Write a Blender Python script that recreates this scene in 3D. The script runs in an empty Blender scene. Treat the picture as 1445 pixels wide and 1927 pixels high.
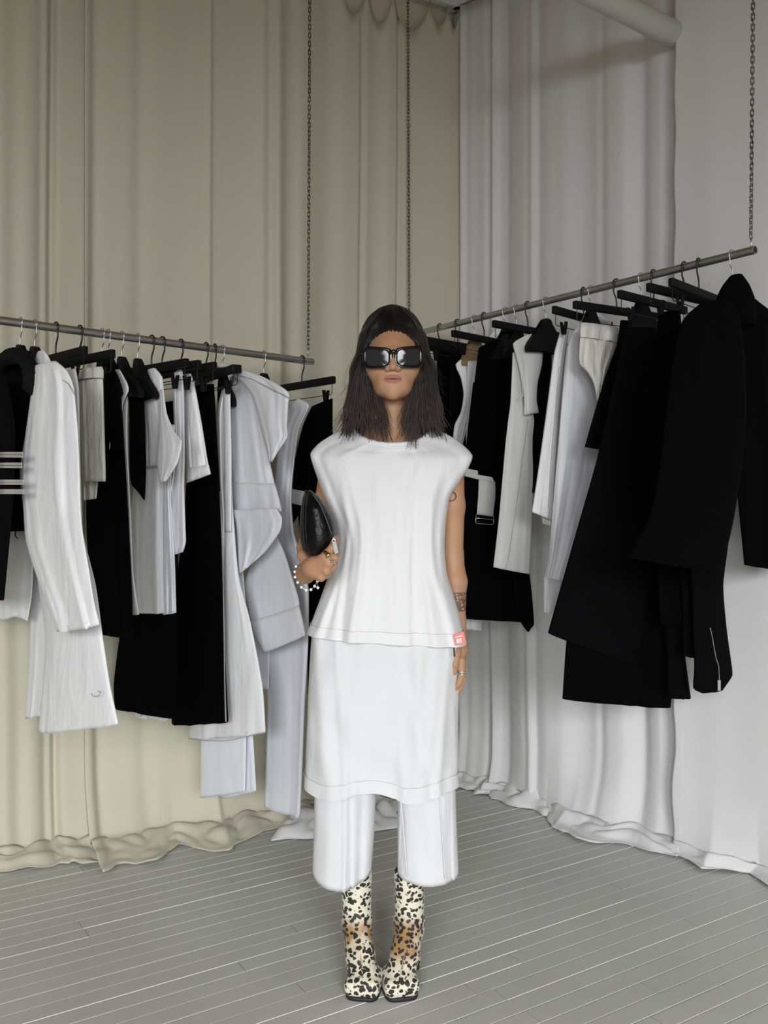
import bpy, bmesh, math, random
import numpy as np
from mathutils import Vector, Matrix, noise as mnoise

# ------------------------------------------------------------------ camera, light, exposure
SC = bpy.context.scene
COL = SC.collection
CAMH, FOC, CX, HY = 1.19, 1700.0, 722.5, 950.0        # camera height, focal length and horizon in photo pixels
cam_d = bpy.data.cameras.new('camera'); cam = bpy.data.objects.new('camera', cam_d); COL.objects.link(cam)
cam_d.sensor_fit = 'VERTICAL'; cam_d.sensor_height = 36.0; cam_d.lens = FOC / 1927 * 36.0
cam_d.shift_y = (HY - 963.5) / 1927; cam_d.clip_start = 0.05
cam.location = (0, 0, CAMH); cam.rotation_euler = (math.pi / 2, 0, 0)
SC.camera = cam
SC.view_settings.view_transform = 'Standard'; SC.view_settings.look = 'None'
SC.view_settings.gamma = 1.0; SC.view_settings.use_curve_mapping = False
SC.view_settings.exposure = 0.0
wd = bpy.data.worlds.new('world'); SC.world = wd; wd.use_nodes = True
wd.node_tree.nodes['Background'].inputs[0].default_value = (0.75, 0.85, 1.0, 1)
wd.node_tree.nodes['Background'].inputs[1].default_value = 0.6

def window_light(name, loc, rot, sx, sy, power, col, spread):
    d = bpy.data.lights.new(name, 'AREA'); d.shape = 'RECTANGLE'; d.size = sx; d.size_y = sy
    d.energy = power; d.color = col; d.spread = math.radians(spread)
    o = bpy.data.objects.new(name, d); COL.objects.link(o); o.location = loc; o.rotation_euler = rot
    return o
# daylight falling in through the two tall windows behind the camera (sky light comes down at a slant)
WINY, TILT, SPREAD, POW = -4.5, 57, 87, 79
window_light('daylight_window', (-1.15, WINY + .5, 2.0), (math.radians(TILT), 0, math.radians(-3)), 1.9, 1.5, POW, (0.95, 0.975, 1.0), SPREAD)
window_light('daylight_window', (1.35, WINY + .5, 2.0), (math.radians(TILT), 0, math.radians(5)), 1.9, 1.5, POW * 1.15, (0.95, 0.975, 1.0), SPREAD)

# ------------------------------------------------------------------ helpers
def rng(s): return random.Random(s)
def W(px, py, d): return Vector(((px - CX) / FOC * d, d, CAMH - (py - HY) / FOC * d))
def ray(px, py): return Vector(((px - CX) / FOC, 1.0, -(py - HY) / FOC))
def onplane(px, py, p0, n):
    r = ray(px, py); o = Vector((0, 0, CAMH))
    return o + r * ((p0 - o).dot(n) / r.dot(n))

MATS = {}
def mat(name, col, rough=0.8, metal=0.0, bump=0.0, bscale=200.0, spec=0.5, var=0.0, vscale=6.0, detail=3.0, sheen=0.0, coat=0.0, stretch=None, bdist=0.004):
    m = bpy.data.materials.new(name); m.use_nodes = True; nt = m.node_tree; b = nt.nodes['Principled BSDF']
    b.inputs['Base Color'].default_value = (*col, 1); b.inputs['Roughness'].default_value = rough
    b.inputs['Metallic'].default_value = metal; b.inputs['Specular IOR Level'].default_value = spec
    if sheen: b.inputs['Sheen Weight'].default_value = sheen
    if coat: b.inputs['Coat Weight'].default_value = coat; b.inputs['Coat Roughness'].default_value = 0.08
    tc = nt.nodes.new('ShaderNodeTexCoord')
    if var:
        n = nt.nodes.new('ShaderNodeTexNoise'); n.inputs['Scale'].default_value = vscale; n.inputs['Detail'].default_value = 4
        nt.links.new(tc.outputs['Object'], n.inputs['Vector'])
        mx = nt.nodes.new('ShaderNodeMix'); mx.data_type = 'RGBA'
        mx.inputs[6].default_value = (*[c * (1 - var) for c in col], 1); mx.inputs[7].default_value = (*[min(1, c * (1 + var)) for c in col], 1)
        nt.links.new(n.outputs['Fac'], mx.inputs[0]); nt.links.new(mx.outputs[2], b.inputs['Base Color'])
    if bump:
        n = nt.nodes.new('ShaderNodeTexNoise'); n.inputs['Scale'].default_value = bscale; n.inputs['Detail'].default_value = detail
        if stretch:
            mp = nt.nodes.new('ShaderNodeMapping'); mp.inputs['Scale'].default_value = stretch; nt.links.new(tc.outputs['Object'], mp.inputs['Vector']); nt.links.new(mp.outputs[0], n.inputs['Vector']); n.inputs['Distortion'].default_value = .6
        else: nt.links.new(tc.outputs['Object'], n.inputs['Vector'])
        bp = nt.nodes.new('ShaderNodeBump'); bp.inputs['Strength'].default_value = bump; bp.inputs['Distance'].default_value = bdist
        nt.links.new(n.outputs['Fac'], bp.inputs['Height']); nt.links.new(bp.outputs['Normal'], b.inputs['Normal'])
    MATS[name] = m
    return m

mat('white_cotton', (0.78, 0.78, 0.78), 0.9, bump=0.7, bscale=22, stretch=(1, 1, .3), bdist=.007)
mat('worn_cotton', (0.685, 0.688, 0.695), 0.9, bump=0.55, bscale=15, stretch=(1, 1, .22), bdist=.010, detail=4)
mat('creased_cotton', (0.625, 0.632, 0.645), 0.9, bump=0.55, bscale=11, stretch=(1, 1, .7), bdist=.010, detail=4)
mat('white_linen', (0.74, 0.745, 0.755), 0.92, bump=0.6, bscale=13, stretch=(1, 1, .4), bdist=.010)
mat('white_satin', (0.74, 0.76, 0.81), 0.55, bump=0.3, bscale=8, stretch=(1, 1, .4), bdist=.008)
mat('white_jersey', (0.70, 0.71, 0.74), 0.9, bump=0.5, bscale=14, stretch=(1, 1, .4), bdist=.008)
mat('cream_cotton', (0.70, 0.68, 0.62), 0.9, bump=0.9, bscale=30, stretch=(1, 1, .5), bdist=.007)
mat('grey_white', (0.62, 0.63, 0.60), 0.85, bump=0.3, bscale=20)
mat('black_wool', (0.0016, 0.0018, 0.0022), 0.95, bump=0.3, bscale=120, spec=0.03)
mat('black_twill', (0.0022, 0.0025, 0.003), 0.9, bump=0.2, bscale=60, spec=0.04)
mat('black_fur', (0.005, 0.005, 0.005), 0.9, bump=1.0, bscale=160, spec=0.15)
mat('hanger_black', (0.004, 0.004, 0.004), 0.6, spec=0.2)
mat('black_metal', (0.01, 0.01, 0.01), 0.4, spec=0.5)
mat('chrome', (0.6, 0.6, 0.59), 0.4, metal=1.0)
mat('steel', (0.50, 0.52, 0.51), 0.42, metal=1.0, var=0.12, vscale=30)
mat('chain_steel', (0.17, 0.165, 0.15), 0.4, metal=1.0)
mat('silver', (0.75, 0.75, 0.76), 0.3, metal=1.0)
mat('gold', (0.62, 0.47, 0.22), 0.25, metal=1.0)
mat('pearl', (0.85, 0.84, 0.83), 0.2, spec=0.7, coat=0.4)
mat('leather', (0.003, 0.0033, 0.0035), 0.36, bump=0.5, bscale=120, spec=0.25)
mat('acetate', (0.004, 0.004, 0.0045), 0.16, spec=0.45)
mat('lens', (0.022, 0.021, 0.023), 0.10, spec=0.4)
mat('cream_curtain', (0.565, 0.535, 0.425), 0.95, bump=0.25, bscale=350, sheen=0.1)
mat('white_curtain', (0.675, 0.67, 0.668), 0.95, bump=0.25, bscale=350, sheen=0.1)
mat('wall_paint', (0.64, 0.56, 0.44), 0.9, bump=0.2, bscale=60)
mat('pipe_paint', (0.50, 0.49, 0.44), 0.6, bump=0.6, bscale=40, var=0.1, vscale=18)
mat('track_white', (0.72, 0.71, 0.69), 0.5)
mat('floor_gap', (0.62, 0.62, 0.58), 0.8)
mat('pull_grey', (0.34, 0.34, 0.34), 0.45)
mat('coral', (0.90, 0.17, 0.13), 0.5)
mat('label_white', (0.85, 0.78, 0.76), 0.5)
mat('rubber', (0.012, 0.012, 0.012), 0.6)
mat('stitch', (0.35, 0.36, 0.37), 0.9)
mat('fine_stitch', (0.60, 0.60, 0.61), 0.9)
mat('dark_thread', (0.03, 0.035, 0.045), 0.9)
mat('hanger_wood', (0.28, 0.19, 0.10), 0.6)

def link(name, me, m=None, parent=None, smooth=True):
    o = bpy.data.objects.new(name, me); COL.objects.link(o)
    if m is not None and not me.materials:
        me.materials.append(MATS[m] if isinstance(m, str) else m)
    if parent is not None: o.parent = parent
    if smooth and len(me.polygons): me.polygons.foreach_set('use_smooth', [True] * len(me.polygons))
    return o
def mesh(name, v, f):
    me = bpy.data.meshes.new(name); me.from_pydata([tuple(p) for p in v], [], [tuple(q) for q in f]); me.update(); return me
def fast_mesh(name, v, quads):
    me = bpy.data.meshes.new(name); n = len(v); q = len(quads)
    me.vertices.add(n); me.vertices.foreach_set('co', np.asarray(v, np.float32).ravel())
    me.loops.add(q * 4); me.loops.foreach_set('vertex_index', np.asarray(quads, np.int32).ravel())
    me.polygons.add(q); me.polygons.foreach_set('loop_start', np.arange(0, q * 4, 4, dtype=np.int32))
    me.update(calc_edges=True); me.validate(); return me
def tag(o, label, cat=None, group=None, kind=None):
    o['label'] = label
    if cat: o['category'] = cat
    if group: o['group'] = group
    if kind: o['kind'] = kind
    return o
def empty(name, loc=(0, 0, 0)):
    o = bpy.data.objects.new(name, None); COL.objects.link(o); o.location = loc; o.empty_display_size = 0.05
    return o
def adopt(root, *kids):
    "parent world-space meshes to an Empty that stands at the thing's base"
    for k in kids:
        k.parent = root; k.matrix_parent_inverse = Matrix.Translation(root.location).inverted()
def bm_obj(name, bm, m, parent=None, smooth=False):
    me = bpy.data.meshes.new(name); bm.to_mesh(me); bm.free(); return link(name, me, m, parent, smooth)
def bm_box(bm, c, s, rot=None, bevel=0.0):
    mtx = Matrix.Translation(c)
    if rot is not None: mtx = mtx @ rot
    r = bmesh.ops.create_cube(bm, size=1.0, matrix=mtx @ Matrix.Diagonal((*s, 1)))
    if bevel:
        es = list({e for v in r['verts'] for e in v.link_edges})
        bmesh.ops.bevel(bm, geom=es, offset=bevel, segments=2, affect='EDGES', profile=0.5)
def sweep(pts, rad, n=8, closed=False, cap=True):
    "tube through points; rad a number or one per point -> verts, faces"
    P = [Vector(p) for p in pts]; N = len(P); R = [rad] * N if isinstance(rad, (int, float)) else rad
    V, F = [], []; up = None
    for i in range(N):
        t = (P[(i + 1) % N] - P[i - 1]) if closed else (P[min(i + 1, N - 1)] - P[max(i - 1, 0)])
        t.normalize()
        if up is None: up = Vector((0, 0, 1)) if abs(t.z) < 0.9 else Vector((1, 0, 0))
        a = t.cross(up)
        if a.length < 1e-5: a = t.orthogonal()
        a.normalize(); b = a.cross(t).normalized(); up = b
        for k in range(n):
            w = 2 * math.pi * k / n; V.append(P[i] + a * math.cos(w) * R[i] + b * math.sin(w) * R[i])
    for i in range(N if closed else N - 1):
        j = (i + 1) % N
        for k in range(n):
            l = (k + 1) % n; F.append((i * n + k, i * n + l, j * n + l, j * n + k))
    if cap and not closed:
        F.append(tuple(range(n - 1, -1, -1))); F.append(tuple((N - 1) * n + k for k in range(n)))
    return V, F
def merge(*vf):
    V, F = [], []
    for v, f in vf:
        o = len(V); V += list(v); F += [tuple(i + o for i in q) for q in f]
    return V, F
def tubeobj(name, pts, rad, m, parent=None, n=8, closed=False):
    return link(name, mesh(name, *sweep(pts, rad, n, closed)), m, parent)
def catmull(P, step):
    "resample rows of numbers through Catmull-Rom so that consecutive rows lie about `step` apart (first 3+3 numbers are points)"
    P = np.array(P, float); out = []
    n = len(P)
    for i in range(n - 1):
        p0, p1, p2, p3 = P[max(i - 1, 0)], P[i], P[i + 1], P[min(i + 2, n - 1)]
        L = max(np.linalg.norm(p2[:3] - p1[:3]), np.linalg.norm(p2[3:6] - p1[3:6]))
        k = max(1, int(round(L / step)))
        for j in range(k):
            t = j / k
            c = 0.5 * (2 * p1 + (p2 - p0) * t + (2 * p0 - 5 * p1 + 4 * p2 - p3) * t * t + (3 * p1 - p0 - 3 * p2 + p3) * t ** 3)
            out.append(0.35 * (p1 + (p2 - p1) * t) + 0.65 * c)
    out.append(P[-1]); return np.array(out)

ROWS = {}
def cloth(name, rows, plane, thick=0.06, m='white_cotton', parent=None, seed=0, folds=5, amp=0.011, n=56, step=0.018, power=0.75,
          top='cap', wr=0.004, hem=True, dip=None, wave=0.0, drift=0.25, frontonly=False, grow=0.6, wfreq=9.0, fw=(.035, .05, .08, .14), power0=None):
    """A hollow piece of cloth: each row gives its two side edges (photo pixels, put onto `plane`), between them a flattened ring
    of cloth `thick` deep with hanging folds; rows may carry a depth factor and a front dip."""
    p0, nn = plane
    R = []
    for r in rows:
        a = onplane(r[0], r[1], p0, nn); b = onplane(r[2], r[3], p0, nn)
        R.append([*a, *b, r[4] if len(r) > 4 else 1.0, r[5] if len(r) > 5 else 0.0])
    R = catmull(R, step)
    rr = rng(seed + 17)
    fl = [(rr.uniform(-1, 1), rr.choice(fw), rr.uniform(0.35, 1.0) * rr.choice((1, 1, -1)), rr.uniform(-drift, drift)) for _ in range(folds + (3 if 3 < folds < 10 else 0))]
    V, F = [], []; M = len(R); off = Vector((seed * 3.1, seed * 1.7, 0))
    for i, r in enumerate(R):
        s = i / max(1, M - 1)
        A, B = Vector(r[:3]), Vector(r[3:6]); C = (A + B) / 2; a = (B - A) / 2
        v = Vector((C.x, C.y, 0)).normalized(); t = thick * r[6] / 2
        edge = min(1.0, s / 0.06 + 0.25); pw_ = power if power0 is None else power0 + (power - power0) * min(1, s / .4)
        for k in range(n):
            w = 2 * math.pi * k / n; c, sn = math.cos(w), math.sin(w)
            cc = math.copysign(abs(c) ** pw_, c); ss = math.copysign(abs(sn) ** pw_, sn)
            p = C + a * cc
            d = 0.0
            for (c0, wd_, h, dr) in fl:
                q = (cc - c0 - dr * (s - 0.5)) / wd_
                d += h * math.exp(-q * q)
            d *= amp * ((1 - grow) + grow * s) * min(1, abs(sn) * 2.2) * edge
            if wr: d += wr * .6 * edge * min(1, abs(sn) * 2) * mnoise.noise(Vector((p.x * 34, p.y * 34, p.z * 7)) + off)
            if wr: d += wr * edge * min(1, abs(sn) * 2) * mnoise.noise(p * wfreq + off)
            side = 1 if sn >= 0 else -1
            if frontonly and side > 0: d = 0
            p = p + v * (t * ss + side * d)
            if r[7]: p.z -= r[7] * (max(0.0, -ss) ** 1.0) + (r[7] * 0.25 * max(0.0, ss))
            if wave and s > 0.8: p.z += wave * ((s - 0.8) / 0.2) * math.sin(cc * 5.5 + seed) * (0.5 - 0.5 * ss)
            V.append(p)
    for i in range(M - 1):
        for k in range(n):
            l = (k + 1) % n; F.append((i * n + k, i * n + l, (i + 1) * n + l, (i + 1) * n + k))
    if top == 'cap': F.append(tuple(range(n - 1, -1, -1)))
    if hem:                                        # the cloth turns inwards at the hem, so it has an edge and an inside
        last = V[-n:]; cen = sum(last, Vector()) / n
        for q, (sc_, up_) in enumerate(((0.97, 0.0), (0.90, 0.014))):
            base = len(V)
            for p in last:
                V.append(cen + (p - cen) * sc_ + Vector((0, 0, up_)))
            for k in range(n):
                l = (k + 1) % n; F.append((base - n + k, base - n + l, base + l, base + k))
        F.append(tuple(len(V) - n + k for k in range(n)))
    o = link(name, mesh(name, V, F), m, parent); ROWS[o.name] = (M, n)
    return o
def band_from(name, o, r0, r1, lift, m):
    "a sewn-on band that follows rows r0..r1 of a piece of cloth, a little proud of it"
    M, n = ROWS[o.name]; me = o.data; V, F = [], []; r0, r1 = r0 % M, r1 % M + 1
    for i in range(r0, r1):
        row = [me.vertices[i * n + k] for k in range(n)]; cen = sum((v.co for v in row), Vector()) / n
        for v in row:
            nn = v.normal.copy()
            if nn.dot(v.co - cen) < 0: nn = -nn
            nn.z *= .2; V.append(v.co + nn.normalized() * (lift if i > r0 else lift * .4))
    for i in range(r1 - r0 - 1):
        for k in range(n): l = (k + 1) % n; F.append((i * n + k, i * n + l, (i + 1) * n + l, (i + 1) * n + k))
    return link(name, mesh(name, V, F), m)

def line_on(name, pxs, plane, rad, m, toward=0.0, n=6):
    "a cord, seam or zip laid along photo pixels on a plane, `toward` metres nearer the viewer's side"
    p0, nn = plane; pts = []
    for (x, y) in pxs:
        p = onplane(x, y, p0, nn); v = Vector((p.x, p.y, p.z - CAMH)).normalized(); pts.append(p - v * toward)
    P = catmull([[*p, *p] for p in pts], 0.012)[:, :3]
    return link(name, mesh(name, *sweep([Vector(p) for p in P], rad, n)), m)
def patch(name, quad, plane, th, m, toward=0.0):
    "a thin slab over four photo pixels (top left, top right, bottom right, bottom left)"
    p0, nn = plane; f = []
    for (x, y) in quad:
        p = onplane(x, y, p0, nn); v = Vector((p.x, p.y, p.z - CAMH)).normalized(); f.append(p - v * toward)
    k = (f[1] - f[0]).cross(f[3] - f[0]).normalized()
    if k.y < 0: k = -k
    V = f + [p + k * th for p in f]
    return link(name, mesh(name, V, [(0, 3, 2, 1), (4, 5, 6, 7), (0, 1, 5, 4), (1, 2, 6, 5), (2, 3, 7, 6), (3, 0, 4, 7)]), m, smooth=False)

# ------------------------------------------------------------------ room
def floor_at(px, py): 
    d = CAMH * FOC / (py - HY); return W(px, py, d)
CORNER = floor_at(862, 1455); CORNER.z = 0
DL = Vector((3865 - CX, FOC, 0)).normalized()         # along the left wall, towards the corner
DR = Vector((-850 - CX, FOC, 0)).normalized()         # along the right wall, towards the corner
NL = Vector((DL.y, -DL.x, 0)); NR = Vector((-DR.y, DR.x, 0))   # into the room
CEIL = 3.425
pA = CORNER - DL * 5.0; pB = CORNER - DR * 5.6
pC = Vector((pA.x + 0.4, WINY, 0)); pD = Vector((pB.x - 0.2, WINY, 0))

def wall(name, a, b, h, th, m, z0=0.0):
    d = (b - a).normalized(); n = Vector((-d.y, d.x, 0))
    V = [a, b, b + n * th, a + n * th]; V = [Vector((p.x, p.y, z0)) for p in V] + [Vector((p.x, p.y, z0 + h)) for p in V]
    o = link(name, mesh(name, V, [(0, 3, 2, 1), (4, 5, 6, 7), (0, 1, 5, 4), (1, 2, 6, 5), (2, 3, 7, 6), (3, 0, 4, 7)]), m, smooth=False)
    o['kind'] = 'structure'; return o
wl = wall('wall_left', pA, CORNER, CEIL, 0.12, 'wall_paint'); wl['label'] = 'painted wall behind the cream curtains'
wr_ = wall('wall_right', CORNER, pB, CEIL, 0.12, 'wall_paint'); wr_['label'] = 'painted wall behind the white curtains'
ws = wall('wall_side', pC, pA, CEIL, 0.12, 'wall_paint'); ws['label'] = 'pale painted side wall of the studio'
we = wall('wall_end', pB, pD, CEIL, 0.12, 'wall_paint'); we['label'] = 'pale painted end wall of the studio'
# wall with the two window openings, behind the camera
def boxes(name, bl, m, parent=None):
    bm = bmesh.new()
    for c, s in bl: bm_box(bm, c, s)
    return bm_obj(name, bm, m, parent)
x0, x1 = pC.x, pD.x; yb = WINY - .06
wx = [(-2.2, -0.1), (0.3, 2.4)]; z0, z1 = 0.75, 3.05
bl = [(((x0 + x1) / 2, yb, z0 / 2), (x1 - x0, 0.12, z0)), (((x0 + x1) / 2, yb, (z1 + CEIL) / 2), (x1 - x0, 0.12, CEIL - z1))]
xs = [x0, wx[0][0], wx[0][1], wx[1][0], wx[1][1], x1]
for i in (0, 2, 4): bl.append((((xs[i] + xs[i + 1]) / 2, yb, (z0 + z1) / 2), (xs[i + 1] - xs[i], 0.12, z1 - z0)))
wb = boxes('wall_back', bl, 'wall_paint'); tag(wb, 'pale wall with two tall studio windows', kind='structure')
for i, (a, b) in enumerate(wx):
    w_ = empty('window_%d' % (i + 1), ((a + b) / 2, yb, z0)); tag(w_, 'tall white framed window in the back wall, %s' % ('first' if i == 0 else 'second'), kind='structure')
    f = boxes('window_frame', [(((a + b) / 2, yb, z0 + .03), (b - a, .08, .06)), (((a + b) / 2, yb, z1 - .03), (b - a, .08, .06)), ((a + .03, yb, (z0 + z1) / 2), (.06, .08, z1 - z0)),
                               ((b - .03, yb, (z0 + z1) / 2), (.06, .08, z1 - z0)), (((a + b) / 2, yb, (z0 + z1) / 2), (.04, .06, z1 - z0))], 'track_white')
    adopt(w_, f)

# ceiling: brown boards
m = mat('ceiling_wood', (0.34, 0.19, 0.08), 0.6, var=0.35, vscale=5, bump=0.3, bscale=30)
cl = link('ceiling', mesh('ceiling', [Vector((p.x, p.y, CEIL)) for p in (pA, CORNER, pB, pD, pC)] + [Vector((p.x, p.y, CEIL + .1)) for p in (pA, CORNER, pB, pD, pC)],
          [(0, 1, 2, 3, 4), (9, 8, 7, 6, 5), (0, 5, 6, 1), (1, 6, 7, 2), (2, 7, 8, 3), (3, 8, 9, 4), (4, 9, 5, 0)]), m, smooth=False)
tag(cl, 'brown stained wooden ceiling', kind='structure')

# floor: slab and painted strip boards
def plank_material():
    m = bpy.data.materials.new('floor_paint'); m.use_nodes = True; nt = m.node_tree; b = nt.nodes['Principled BSDF']
    tc = nt.nodes.new('ShaderNodeTexCoord'); geo = nt.nodes.new('ShaderNodeNewGeometry'); oi = nt.nodes.new('ShaderNodeObjectInfo')
    n1 = nt.nodes.new('ShaderNodeTexNoise'); n1.inputs['Scale'].default_value = 2.2; n1.inputs['Detail'].default_value = 5
    nt.links.new(geo.outputs['Position'], n1.inputs['Vector'])
    r1 = nt.nodes.new('ShaderNodeValToRGB'); r1.color_ramp.elements[0].position = .3; r1.color_ramp.elements[1].position = .72
    r1.color_ramp.elements[0].color = (0.46, 0.465, 0.43, 1); r1.color_ramp.elements[1].color = (0.53, 0.535, 0.50, 1)
    nt.links.new(n1.outputs['Fac'], r1.inputs[0])
    # worn flecks stretched along the boards
    mp = nt.nodes.new('ShaderNodeMapping'); mp.inputs['Scale'].default_value = (5, 60, 60); nt.links.new(tc.outputs['Object'], mp.inputs['Vector'])
    ad = nt.nodes.new('ShaderNodeVectorMath'); ad.operation = 'ADD'
    nt.links.new(mp.outputs['Vector'], ad.inputs[0]); nt.links.new(oi.outputs['Location'], ad.inputs[1])
    n2 = nt.nodes.new('ShaderNodeTexNoise'); n2.inputs['Scale'].default_value = 1.0; n2.inputs['Detail'].default_value = 6; n2.inputs['Roughness'].default_value = .7
    nt.links.new(ad.outputs[0], n2.inputs['Vector'])
    r2 = nt.nodes.new('ShaderNodeValToRGB'); r2.color_ramp.elements[0].position = .66; r2.color_ramp.elements[1].position = .74
    nt.links.new(n2.outputs['Fac'], r2.inputs[0])
    mm = nt.nodes.new('ShaderNodeMath'); mm.operation = 'MULTIPLY'; mm.inputs[1].default_value = .45; nt.links.new(r2.outputs[0], mm.inputs[0])
    mx = nt.nodes.new('ShaderNodeMix'); mx.data_type = 'RGBA'; mx.inputs[7].default_value = (0.60, 0.60, 0.56, 1)
    nt.links.new(mm.outputs[0], mx.inputs[0]); nt.links.new(r1.outputs[0], mx.inputs[6])
    # small dark scuffs
    n3 = nt.nodes.new('ShaderNodeTexNoise'); n3.inputs['Scale'].default_value = 26; n3.inputs['Detail'].default_value = 3; nt.links.new(geo.outputs['Position'], n3.inputs['Vector'])
    r3 = nt.nodes.new('ShaderNodeValToRGB'); r3.color_ramp.elements[0].position = .745; r3.color_ramp.elements[1].position = .79; nt.links.new(n3.outputs['Fac'], r3.inputs[0])
    m3 = nt.nodes.new('ShaderNodeMath'); m3.operation = 'MULTIPLY'; m3.inputs[1].default_value = .6; nt.links.new(r3.outputs[0], m3.inputs[0])
    mx2 = nt.nodes.new('ShaderNodeMix'); mx2.data_type = 'RGBA'; mx2.inputs[7].default_value = (0.07, 0.07, 0.065, 1)
    nt.links.new(m3.outputs[0], mx2.inputs[0]); nt.links.new(mx.outputs[2], mx2.inputs[6]); nt.links.new(mx2.outputs[2], b.inputs['Base Color'])
    b.inputs['Roughness'].default_value = .5; b.inputs['Specular IOR Level'].default_value = .4
    bp = nt.nodes.new('ShaderNodeBump'); bp.inputs['Strength'].default_value = .25; bp.inputs['Distance'].default_value = .002
    nt.links.new(n2.outputs['Fac'], bp.inputs['Height']); nt.links.new(bp.outputs['Normal'], b.inputs['Normal'])
    MATS['floor_paint'] = m; return m
plank_material()
mat('floor_seam', (0.26, 0.26, 0.24), 0.7); mat('floor_worn_lit', (0.72, 0.72, 0.67), 0.6)  # worn pale board edges, with the light they catch put into the colour
FT = 0.018
fl = link('floor', mesh('floor', [Vector((p.x, p.y, -FT)) for p in (pC, pD, pB, CORNER, pA)] + [Vector((p.x, p.y, -.1)) for p in (pC, pD, pB, CORNER, pA)],
          [(0, 1, 2, 3, 4), (9, 8, 7, 6, 5), (0, 5, 6, 1), (1, 6, 7, 2), (2, 7, 8, 3), (3, 8, 9, 4), (4, 9, 5, 0)]), 'floor_seam', smooth=False)
tag(fl, 'grey painted narrow board floor', kind='structure')
BD = Vector((3400 - CX, FOC, 0)).normalized(); BN = Vector((-BD.y, BD.x, 0)); BW = 0.0575
def plank_mesh(L, w, worn_lit_a, worn_lit_b):
    g = .0016; h = w / 2 - .0006
    V = []
    for (y, z) in ((-h, -FT), (-h, -.0014), (-h + g, 0), (h - g, 0), (h, -.0014), (h, -FT)):
        V += [(-L / 2, y, z), (L / 2, y, z)]
    F = [(2 * i, 2 * i + 2, 2 * i + 3, 2 * i + 1) for i in range(5)] + [(10, 0, 1, 11), (0, 10, 8, 6, 4, 2), (1, 3, 5, 7, 9, 11)]
    me = bpy.data.meshes.new('plank'); me.from_pydata(V, [], F)
    for k in ('floor_paint', 'floor_worn_lit', 'floor_seam'): me.materials.append(MATS[k])
    idx = [2, 1 if worn_lit_a else 0, 0, 1 if worn_lit_b else 0, 2, 2, 2, 2]
    me.polygons.foreach_set('material_index', idx); me.update()
    # flip so that the top looks up
    bm = bmesh.new(); bm.from_mesh(me); bmesh.ops.recalc_face_normals(bm, faces=bm.faces); bm.to_mesh(me); bm.free()
    return me
rp = rng(5); lens_ = (0.7, 1.1, 1.6, 2.2)
pm = {(l, a, b): plank_mesh(l, BW, a, b) for l in lens_ for a in (0, 1) for b in (0, 1)}
rot = math.atan2(BD.y, BD.x); O = floor_at(722, 1700)
def row_clip(c):                                        # stretch of a board row that lies inside the picture's floor
    lo, hi = None, None
    for k in range(-70, 80):
        t = k * .05; p = O + BN * c + BD * t
        if p.y < 1.75: continue
        px = CX + p.x / p.y * FOC; py = HY + CAMH / p.y * FOC
        inside = (-60 < px < 1520) and py < 2060 and (p - CORNER).dot(NL) > -0.0 and (p - CORNER).dot(NR) > -0.0
        if inside: lo = t if lo is None else lo; hi = t
    return lo, hi
np_ = 0
for i in range(-34, 36):
    c = i * BW; lo, hi = row_clip(c)
    if lo is None or hi - lo < .15: continue
    t = lo - rp.uniform(0, 1.2); wa = rp.random() < .45; prev = wa
    while t < hi:
        L = rp.choice(lens_); wa = rp.random() < .34; wbk = rp.random() < .12
        o = bpy.data.objects.new('plank', pm[(L, int(wa), int(wbk))]); COL.objects.link(o); o.parent = fl
        p = O + BN * c + BD * (t + L / 2); o.location = (p.x, p.y, rp.uniform(-.0006, .0002)); o.rotation_euler = (0, 0, rot)
        t += L + .0012; np_ += 1
# the rest of the floor, behind the viewer
rest = link('boards_behind', mesh('boards_behind', [Vector((p.x, p.y, -.0025)) for p in (pC, pD, pB, CORNER, pA)], [(0, 1, 2, 3, 4)]), 'floor_paint', fl, smooth=False)
rest['kind'] = 'stuff'

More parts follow.
